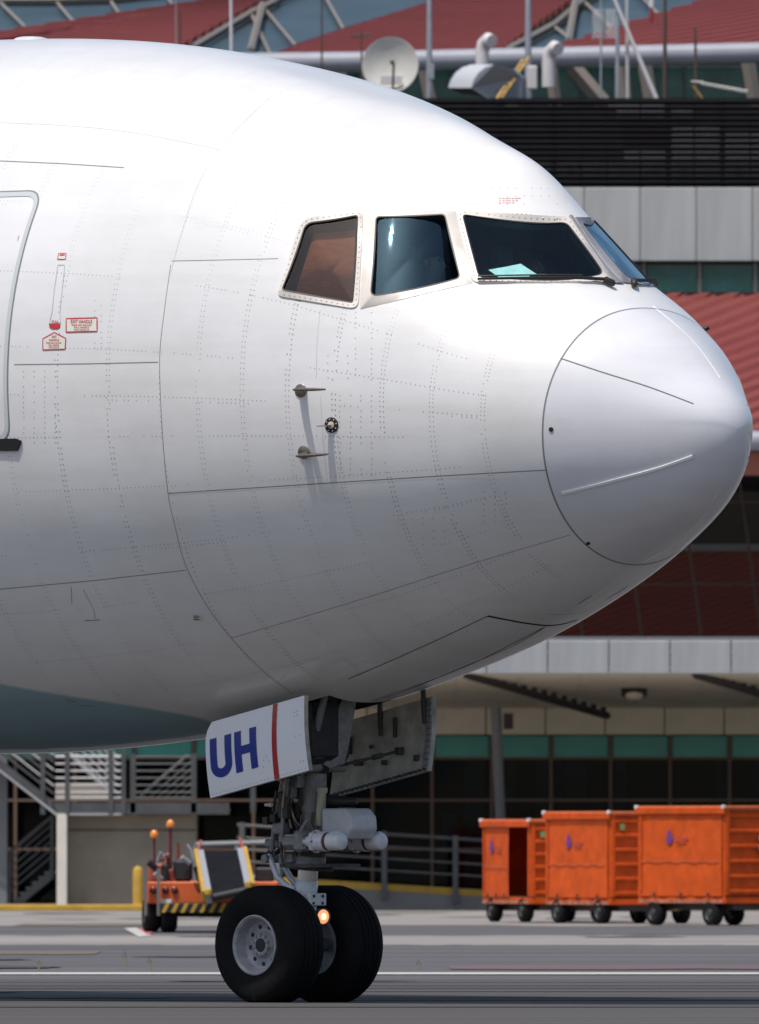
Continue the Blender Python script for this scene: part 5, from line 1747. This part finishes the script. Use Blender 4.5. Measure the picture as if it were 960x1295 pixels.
for (u, v, w_, h_) in ((.36, .28, .03, .16), (.72, .62, .09, .05), (.45, .72, .05, .04), (.60, .45, .03, .03), (.12, .78, .05, .05), (.82, .35, .03, .14)):
    MB().box(door_pt(-.72, u, v, -.045), (w_, .03, h_), RF, bevel=.006).build('door_bracket', M_GREYD, D2)

# ---- cockpit interior
M_SEAT = mat('seat cover', (.16, .18, .19), rough=.9)
M_DASH = mat('glareshield vinyl', (.05, .06, .062), rough=.85)
gs = MB()
g0 = [(1.36, 5.46), (1.62, 5.52), (2.02, 5.50), (2.06, 5.42), (1.95, 5.30), (1.40, 5.30)]
gl_ = [(1.55, .12), (1.75, .55), (1.98, .80), (2.15, .86), (2.15, -.86), (1.98, -.80), (1.75, -.55), (1.55, -.12)]
gs.slab([LW(s, l, 5.36) for s, l in gl_], .13, (0, 0, 1))
gs.slab([LW(s + .06, l * .9, 4.75) for s, l in gl_], .62, (0, 0, 1))
gs.build('glareshield', M_DASH, JET)
for l in (.55, -.55):
    seat = MB()
    seat.box(LW(2.98, l, 5.38), (.12, .46, .78), RF @ Matrix.Rotation(math.radians(-8), 3, 'Y'), bevel=.05)
    seat.box(LW(2.78, l, 4.95), (.46, .46, .12), RF, bevel=.04)
    seat.box(LW(3.03, l, 5.84), (.08, .24, .18), RF, bevel=.035)
    seat.build('pilot_seat', M_SEAT, JET, smooth=40)
# roller shade behind the rear side window
sh_ = [unproj(x, y) for x, y in ((392, 286), (447, 280), (440, 376), (366, 364))]
sh_ = [p - normal_at(p) * .11 for p in sh_]
MB().slab(sh_, .004, normal_at(sh_[0])).build('sun_shade', mat('brown sun shade', (.46, .29, .21), rough=.6, noise=.25, nscale=10, stretch=(1, 1, 4)), JET)

# ================================================================== baggage carts
M_ORANGE = mat('cart orange paint', (.60, .082, .009), rough=.6, spec=.2, noise=.22, nscale=5, bump=.1, bscale=4)
M_ORANGEC = mat('cart orange curtain', (.64, .092, .012), rough=.7, spec=.2, noise=.18, nscale=4, bump=.5, bscale=2.2)
M_ORANGET = mat('cart faded roof edge', (.54, .12, .035), rough=.6, noise=.15, nscale=5)
M_SCUFF = mat('scuffed orange edge', (.42, .16, .09), rough=.7, noise=.5, nscale=9)
M_CHASSIS = mat('cart chassis', (.05, .045, .045), rough=.6)
M_CARTIN = mat('cart dark interior', (.02, .018, .018), rough=.9)
M_WHEELG = mat('cart wheel hub', (.05, .05, .05), rough=.6)
M_TYRE2 = mat('small tyre', (.010, .010, .011), rough=.85, spec=.2)
M_LOGO = mat('purple logo', (.16, .04, .22), rough=.6)
M_LOGO2 = mat('faint red logo lettering', (.42, .06, .05), rough=.6)
M_GREENP = mat('green patch', (.20, .34, .12), rough=.6)
M_CHECK = mat('checker white', (.7, .68, .66), rough=.6)
M_CHECKR = mat('checker maroon', (.16, .02, .05), rough=.6)

def cart(label, xl, xm, yb, yt, Y, alpha, length, width, doorway=False, checker=False, clr=.42):
    """side face runs from picture x = xl (far end) to xm (near end); near end wall faces right"""
    a = math.radians(alpha)
    u = Vector((-math.cos(a), math.sin(a), 0))      # along the train, away to the left
    n = Vector((-math.sin(a), -math.cos(a), 0))     # out of the visible side
    P0 = Q(xm, yb, Y); P0.z = 0
    z0, z1 = wz(yb, Y), wz(yt, Y)
    def L(x, y, z): return P0 + u * x - n * y + Vector((0, 0, z))
    R = Matrix((( u.x, -n.x, 0), (u.y, -n.y, 0), (0, 0, 1)))
    t = thing('baggage_cart', label, 'baggage cart', L(length / 2, width / 2, 0), group='orange baggage carts in a train')
    MB().box(L(length / 2, width / 2, z0 - .03), (length, width, .10), R, bevel=.01).build('deck', M_ORANGE, t)
    MB().box(L(length / 2, width / 2, z0 - .13), (length * .9, width * .7, .10), R).build('chassis', M_CHASSIS, t)
    H = z1 - z0
    # roof with a turned down edge
    rf = MB().box(L(length / 2, width / 2, z1 - .03), (length + .06, width + .06, .06), R, bevel=.015).build('roof', M_ORANGET, t)
    MB().box(L(length / 2, -.035, z1 - .075), (length + .06, .03, .10), R, bevel=.008).build('roof_edge', M_ORANGE, rf)
    for xq in (0, length): MB().box(L(xq, -.03, z1 - .02), (.05, .06, .06), R, bevel=.01).build('roof_corner', M_CHECK, rf)
    # corner posts
    for xq in (.03, length - .03):
        for yq in (.03, width - .03):
            MB().box(L(xq, yq, z0 + H / 2), (.06, .06, H - .06), R).build('corner_post', M_ORANGE, t)
    # back and far walls
    MB().box(L(length / 2, width - .02, z0 + H / 2), (length - .1, .03, H - .08), R).build('back_wall', M_CARTIN, t)
    MB().box(L(length - .02, width / 2, z0 + H / 2), (.03, width - .1, H - .08), R).build('far_wall', M_ORANGE, t)
    # curtain on the visible side
    c0 = 0.06 if not doorway else length * .44
    nu = 22
    vs = []
    for i in range(nu + 1):
        x = c0 + (length - .06 - c0) * i / nu
        for j in range(9):
            z = z0 + .03 + (H - .16) * j / 8
            vs.append(L(x, -.012 - .010 * math.sin(i * 1.3 + j * .4) * (1 - j / 10), z))
    fs = [(i * 9 + j, i * 9 + j + 1, (i + 1) * 9 + j + 1, (i + 1) * 9 + j) for i in range(nu) for j in range(8)]
    cu = MB().add(vs, fs).build('side_curtain', M_ORANGEC, t, smooth=60)
    for q in range(3):
        xs_ = c0 + (length - .1 - c0) * (q + .5) / 3
        MB().box(L(xs_, -.030, z0 + .05), (.05, .012, .06), R).build('curtain_buckle', M_CHASSIS, cu)
    MB().box(L((c0 + length) / 2, -.026, z0 + H * .40), (length - c0 - .14, .004, .018), R).build('curtain_seam', M_ORANGET, cu)
    MB().box(L(length - .10, -.028, z0 + H * .5), (.05, .006, H - .22), R).build('curtain_strap', M_ORANGE, cu)
    MB().box(L(length / 2, -.012, z0 - .05), (length * .96, .02, .05), R).build('scuffed_rail', M_SCUFF, t)
    if doorway:
        MB().box(L(.05, .0, z0 + H / 2), (.09, .03, H - .1), R).build('door_jamb', M_ORANGE, t)
    # logo: a flame-like drop with faint lettering
    lx = length * (.62 if not doorway else .78); lz = z0 + H * .66
    lg = MB()
    ring = [(.06 * math.sin(q) * (1.0 if math.cos(q) < 0 else .6), .11 * math.cos(q)) for q in np.linspace(0, 2 * math.pi, 17)[:-1]]
    lg.slab([L(lx + p * 1.5, -.030, lz + r) for p, r in ring], .004, n)
    lg.build('logo', M_LOGO, cu)
    for q in range(2):
        MB().box(L(lx - .30, -.031, lz - .02 - q * .05), (.34 - .1 * q, .004, .022), R).build('logo_line', M_LOGO2, cu)
    # near end wall: sunken panel with proud horizontal ribs
    MB().box(L(.04, width / 2, z0 + H / 2), (.03, width - .12, H - .08), R).build('end_wall', M_ORANGE, t)
    for q in range(6):
        MB().box(L(.012, width / 2, z0 + .10 + (H - .25) * q / 5), (.05, width - .12, .055), R, bevel=.01).build('end_rib', M_ORANGE, t)
    for yq in (.05, width - .05): MB().box(L(.01, yq, z0 + H / 2), (.05, .07, H - .08), R, bevel=.01).build('end_stile', M_ORANGE, t)
    if not checker: MB().box(L(-.02, .20, z1 - .24), (.006, .08, .09), R).build('green_sticker', M_GREENP, t)
    if checker:
        for i in range(3):
            for j in range(4):
                MB().box(L(-.022, width * .42 + i * .07, z0 + H * .50 + j * .07), (.006, .068, .068), R).build('checker_square', M_CHECK if (i + j) % 2 else M_CHECKR, t)
    # wheels
    r = .195
    for xq in (.38, length - .38):
        for yq in (.06, width - .06):
            W = thing('wheel', None, None, L(xq, yq, r)); W.parent = t; W.location = L(xq, yq, r) - WORLD_LOC[t.name]
            c = L(xq, yq, r)
            MB().lathe(c, n, [(-.08, .11), (-.085, .16), (-.06, .19), (0, r), (.06, .19), (.085, .16), (.08, .11)], 24).build('tyre', M_TYRE2, W, smooth=50)
            MB().lathe(c, n, [(.075, .112), (.05, .095), (.05, .06), (.085, .05), (.09, .001)], 18).build('rim', M_WHEELG, W, smooth=40)
            MB().box(c - n * .10 * (1 if yq < width / 2 else -1) + Vector((0, 0, .10)), (.08, .05, .22), R).build('wheel_fork', M_CHASSIS, W)
    MB().poly([L(.1, width / 2, .30), L(-.35, width / 2, .26), L(-.75, width / 2, .24)], [.035, .03, .03], 6).build('tow_bar', M_YEL, t)
    MB().lathe(L(-.78, width / 2, .24), (0, 0, 1), [(-.02, .03), (-.02, .07), (.02, .07), (.02, .03)], 12, closed=True).build('tow_eye', M_YEL, t)
    return t
cart('orange baggage cart with a black open doorway, smallest and leftmost of the train', 613, 671, 1137, 1036, 246, 70, 2.15, 1.35, doorway=True)
cart('orange baggage cart in the middle of the train, closed curtain with ribbed end', 694, 772, 1138, 1026, 241, 63, 2.15, 1.5)
cart('largest orange baggage cart with creased curtain and checkered end at right edge', 811, 917, 1136, 1019, 236, 54, 2.18, 1.6, checker=True)

# ================================================================== belt loader
def loader():
    Y = 218.0
    s = Y / FPX
    g = Q(265, 1177, Y); g.z = 0
    t = thing('belt_loader', 'orange airport belt loader with twin amber beacons and black conveyor belt', 'belt loader', g)
    def P(x, y, d=0.0): return Q(x, y, Y + d)
    def blk(x0, y0, x1, y1, d0, d1, bevel=.02):
        a, b = Q(x0, y1, Y), Q(x1, y0, Y)
        return MB().box(((a.x + b.x) / 2, Y + (d0 + d1) / 2, (a.z + b.z) / 2), (b.x - a.x, d1 - d0, b.z - a.z), bevel=bevel)
    M_O = mat('loader orange', (.60, .11, .02), rough=.45, noise=.12, nscale=4)
    M_BK = mat('loader black', (.015, .015, .016), rough=.6)
    M_BELT = mat('conveyor belt', (.010, .011, .014), rough=.9, spec=.08, noise=.2, nscale=6)
    M_AL = mat('loader aluminium rail', (.30, .31, .34), rough=.5)
    M_PINK = mat('faded red', (.40, .085, .045), rough=.6, noise=.4, nscale=8)
    blk(186, 1115, 352, 1143, .1, 4.6).build('body', M_O, t)
    blk(190, 1143, 350, 1160, .5, 4.4).build('underframe', M_BK, t)
    bp = blk(202, 1142, 350, 1154, -.06, .08, .01).build('bumper', M_BK, t)
    for k in range(8):
        x = 204 + k * 12
        MB().slab([P(x, 1154, -.068), P(x + 5, 1154, -.068), P(x + 11, 1142, -.068), P(x + 6, 1142, -.068)], .006, (0, 1, 0)).build('hazard_stripe', M_YEL, bp)
    for x in (184, 200.5):
        MB().box(((x - CX) * s, Y - .02, wz(1128, Y)), (.045, .05, wz(1100, Y) - wz(1160, Y))).build('guard_post', mat('loader post grey', (.16, .14, .13), rough=.6), t)
    for k, (x, y) in enumerate(((194, 1126), (209.5, 1126), (221, 1126))):
        MB().lathe(P(x, y, .1), (0, -1, 0), [(0, .001), (0, .05), (.025, .05), (.04, .035), (.045, .001)], 16).build('tail_lamp', mat('dark red lamp', (.10, .012, .012), rough=.2), t, smooth=40)
    MB().box(P(210, 1139.5, .08), (.15, .02, .05)).build('number_plate', M_CHECK, t)
    # wheels
    for (x, d) in ((191, .5), (213, .35), (335, .35), (191, 3.8), (335, 3.8)):
        c = Q(x, 1156, Y + d); c.z = .245
        W = thing('wheel', None, None, c); W.parent = t; W.location = c - WORLD_LOC[t.name]
        ax = Vector((-1, -.12, 0)).normalized()
        MB().lathe(c, ax, [(-.10, .12), (-.11, .2), (-.08, .235), (0, .243), (.08, .235), (.11, .2), (.10, .12)], 26).build('tyre', M_TYRE2, W, smooth=50)
        MB().lathe(c, ax, [(.09, .125), (.05, .11), (.05, .001)], 18).build('rim', M_WHEELG, W, smooth=40)
        MB().lathe(c, -ax, [(.09, .125), (.05, .11), (.05, .001)], 18).build('rim', M_WHEELG, W, smooth=40)
    # driver's position
    blk(187, 1092, 206, 1115, .3, 1.2, .03).build('engine_cover', M_PINK, t)
    blk(204, 1094, 212, 1116, .2, .7).build('console', M_BK, t)
    blk(219, 1087, 243, 1115, .25, .45, .04).build('seat_back', M_BK, t)
    blk(208, 1104, 222, 1114, .3, .9, .03).build('seat_cushion', M_BK, t)
    MB().lathe(P(206, 1097, 1.2), (0, -.6, .8), [(-.012, .16), (.012, .16), (.012, .185), (-.012, .185)], 24, closed=True).build('steering_wheel', M_BK, t, smooth=40)
    for k, (x0, y0, x1, y1) in enumerate(((200, 1078, 208, 1085), (205, 1085, 214, 1082), (211, 1080, 217, 1088), (226, 1066, 224, 1092), (236, 1068, 245, 1088), (209, 1092, 216, 1080))):
        MB().poly([P(x0, y0, .6), P((x0 + x1) / 2 + 1, (y0 + y1) / 2 - 2, .6), P(x1, y1, .6)], .025, 6).build('control_lever', M_PINK if k % 2 else M_AL, t)
    for k, (x0, y0, x1, y1, r_, m_) in enumerate(((188, 1090, 199, 1100, .05, M_BK), (196, 1104, 204, 1112, .04, M_AL), (212, 1084, 214, 1114, .022, M_BK), (247, 1096, 252, 1116, .03, M_BK), (230, 1084, 240, 1092, .035, M_AL), (203, 1078, 199, 1092, .02, M_AL), (216, 1100, 219, 1114, .03, M_PINK))):
        MB().poly([P(x0, y0, .15), P(x1, y1, .2)], r_, 8).build('loader_fitting', m_, t, smooth=40)
    for k in range(3):
        MB().poly([Q(*q_, Y + .1) for q_ in ((246 + 4 * k, 1116), (250 + 4 * k, 1126 + 2 * k), (262 + 3 * k, 1130), (272 + 2 * k, 1136))], .014, 6).build('hydraulic_hose', M_BK, t, smooth=60)
    # beacons
    for (x, y, yb) in ((195, 1055, 1092), (215.5, 1042, 1115)):
        b = MB().poly([P(x, yb, .5), P(x, y + 5, .5)], .018 if x < 200 else .024, 8).build('beacon_pole', mat('beacon pole red %d' % x, (.13, .012, .016), rough=.5), t)
        MB().lathe(P(x, y + 5, .5), (0, 0, 1), [(0, .001), (0, .05), (.015, .058), (.06, .056), (.10, .04), (.115, .018), (.118, .001)], 18).build('beacon_lens', mat('amber lens %d' % x, (.75, .24, .03), rough=.25, coat=.5), b, smooth=50)
    # conveyor: boom sloping down towards its rear end
    a0, a1 = P(257.5, 1077, .9), P(300, 1075, .9)          # upper end
    b0, b1 = P(268, 1131, -.95), P(310, 1122, -.95)              # lower end, nearer
    cn = (a1 - a0).cross(b0 - a0).normalized()
    if cn.y > 0: cn = -cn
    MB().slab([a0, b0, b1, a1], .10, -cn).build('belt', M_BELT, t)
    MB().poly([b0 - cn * .05, b1 - cn * .05], .055, 14).build('belt_roller', M_BK, t, smooth=50)
    for (p, q, sgn) in ((a0, b0, -1), (a1, b1, 1)):
        w = (a1 - a0).normalized() * .085 * sgn
        MB().slab([p + cn * .03, q + cn * .03, q + w + cn * .03, p + w + cn * .03], .16, -cn).build('side_rail', M_AL, t)
        w2 = w + (a1 - a0).normalized() * .05 * sgn
        MB().slab([p + w + cn * .05, q + w + cn * .05, q + w2 + cn * .05, p + w2 + cn * .05], .15, -cn).build('bumper_strip', M_YEL, t)
        e = q + w * .6
        MB().box(e + Vector((0, -.06, .03)), (.10, .10, .12), bevel=.03).build('end_pad', M_YEL, t)
        MB().poly([p + w, p + w + Vector((-.05 * sgn, .1, .16))], .02, 6).build('guide_bar', M_PINK, t)
    MB().box(P(290, 1112, 1.6), (.3, .5, .4)).build('boom_support', M_BK, t)
    blk(322, 1097, 346, 1116, .5, 1.4, .03).build('cab_box', M_BK, t)
loader()

# grey trolley frame behind the loader
t = thing('trolley_frame', 'grey open metal frame standing behind the belt loader conveyor', 'trolley', Q(300, 1146, 262))
Yt = 262
for (x0, y0, x1, y1) in ((248, 1068, 352, 1065), (248, 1068, 248, 1140), (352, 1065, 352, 1140), (300, 1067, 300, 1140), (248, 1110, 352, 1110)):
    MB().poly([Q(x0, y0, Yt), Q(x1, y1, Yt)], .05, 6).build('frame_bar', M_COL, t)
for x in (255, 345):
    c = Q(x, 1140, Yt); c.z = .12
    MB().lathe(c, (0, -1, 0), [(-.04, .001), (-.04, .10), (0, .12), (.04, .10), (.04, .001)], 18).build('caster', M_TYRE2, t, smooth=40)
MB().box(Q(300, 1132, Yt), (1.36, .7, .08)).build('trolley_deck', M_COL, t)

# ================================================================== people in the cockpit
M_SKIN = mat('skin', (.32, .19, .13), rough=.5)
M_SHIRT = mat('white shirt', (.72, .74, .76), rough=.8, noise=.06, nscale=8, bump=.2, bscale=12)
M_TROUS = mat('dark trousers', (.02, .022, .03), rough=.85)
M_HAIR = mat('dark hair', (.02, .015, .012), rough=.6)
def pilot(l0, label):
    base = LW(2.72, l0, 5.03)
    def J(f, r, z): return FWD * f + RGT * r + Vector((0, 0, z))
    joints = [J(0, 0, 0), J(-.02, 0, .16), J(-.02, 0, .34), J(-.01, 0, .47), J(.0, 0, .55), J(.015, 0, .62), J(.03, 0, .70), J(.02, 0, .79)]
    rad = [(.16, .12), (.155, .11), (.175, .12), (.13, .09), (.056, .056), (.062, .07), (.076, .092), (.062, .075)]
    edges = [(i, i + 1) for i in range(7)]
    for sg in (1, -1):
        o = len(joints)
        joints += [J(-.01, .19 * sg, .44), J(.08, .25 * sg, .20), J(.30, .20 * sg, .12), J(.38, .17 * sg, .13)]
        rad += [(.065, .065), (.050, .050), (.036, .036), (.030, .022)]
        edges += [(3, o), (o, o + 1), (o + 1, o + 2), (o + 2, o + 3)]
        h = o + 3
        for k in range(4):
            q = len(joints)
            joints += [J(.43, (.17 + (k - 1.5) * .019) * sg, .125), J(.47, (.17 + (k - 1.5) * .021) * sg, .10)]
            rad += [(.009, .009), (.008, .008)]
            edges += [(h, q), (q, q + 1)]
        q = len(joints)
        joints += [J(.40, (.17 - .045) * sg, .115)]; rad += [(.010, .010)]; edges += [(h, q)]
        o = len(joints)
        joints += [J(.08, .10 * sg, -.03), J(.46, .12 * sg, .0), J(.52, .12 * sg, -.40), J(.64, .12 * sg, -.43)]
        rad += [(.09, .09), (.065, .065), (.05, .05), (.04, .03)]
        edges += [(0, o), (o, o + 1), (o + 1, o + 2), (o + 2, o + 3)]
    me = bpy.data.meshes.new('body')
    me.from_pydata([tuple(q) for q in joints], edges, [])
    ob = bpy.data.objects.new('body', me); COL.objects.link(ob)
    md = ob.modifiers.new('skin', 'SKIN'); md.use_smooth_shade = True
    for i, sv in enumerate(me.skin_vertices[0].data):
        sv.radius = rad[i]; sv.use_root = (i == 0)
    ob.modifiers.new('sub', 'SUBSURF').levels = 2
    dg = bpy.context.evaluated_depsgraph_get(); dg.update()
    fin = bpy.data.meshes.new_from_object(ob.evaluated_get(dg))
    bpy.data.objects.remove(ob)
    fin.materials.clear()
    for m in (M_SHIRT, M_SKIN, M_TROUS): fin.materials.append(m)
    for p in fin.polygons:
        c = p.center; f = c.dot(FWD)
        p.material_index = 1 if (c.z > .53 or (f > .22 and c.z > .06)) else (2 if c.z < .06 else 0)
        p.use_smooth = True
    t = thing('person', label, 'person', base)
    link('body', fin, t)
    hc = base + J(.02, 0, .745)
    hair = MB()
    vs = []; fs = []
    for a in range(9):
        th = a / 8 * 1.75
        for b in range(20):
            ph = 2 * math.pi * b / 20
            k = 1.0 if math.cos(ph) < .25 else .62
            t_ = th * k
            vs.append(hc + FWD * (.107 * math.sin(t_) * math.cos(ph)) + RGT * (.088 * math.sin(t_) * math.sin(ph)) + Vector((0, 0, .115 * math.cos(t_))))
    fs = [(a * 20 + b, a * 20 + (b + 1) % 20, (a + 1) * 20 + (b + 1) % 20, (a + 1) * 20 + b) for a in range(8) for b in range(20)]
    hair.add(vs, fs).build('hair', M_HAIR, t, smooth=60)
    fc = MB()
    fc.poly([hc + J(.085, 0, -.0), hc + J(.118, 0, -.045), hc + J(.095, 0, -.06)], [.008, .014, .010], 8)
    for sg in (1, -1): fc.lathe(hc + J(.0, .082 * sg, -.02), RGT * sg, [(0, .028), (.012, .03), (.016, .018), (.017, .001)], 12)
    fc.build('face_features', M_SKIN, t, smooth=60)
    ey = MB()
    for sg in (1, -1): ey.lathe(hc + J(.086, .034 * sg, .004), FWD, [(0, .011), (.008, .008), (.011, .001)], 10)
    ey.build('eyes', M_HAIR, t, smooth=60)
    bl = MB()
    for sg in (1, -1):
        bl.poly([base + J(-.02, .12 * sg, .47), base + J(.10, .10 * sg, .40), base + J(.135, .07 * sg, .25), base + J(.12, .03 * sg, .08)], .018, 6)
    bl.build('seat_harness', M_TROUS, t)
pilot(.55, 'pilot in a white shirt seated behind the middle side window')
pilot(-.55, 'pilot on the far side of the cockpit seen through the windshield')
# folded chart propped behind the windshield
ch = MB()
def CP(x, y, d): 
    p = unproj(x, y); return p + Vector((.0, d, 0))
qs = [CP(618, 340, .20), CP(641, 335.5, .27), CP(659, 331.5, .33), CP(679, 345, .26), CP(670, 346, .25), CP(670, 351.5, .22), CP(646, 351.5, .20), CP(634, 351.5, .18)]
ch.slab(qs, .002, (0, 1, .2))
ch.build('paper_chart', mat('pale blue paper', (.80, .90, .88), rough=.8, noise=.12, nscale=14), None, label='pale folded paper chart propped behind the near windshield', cat='chart')
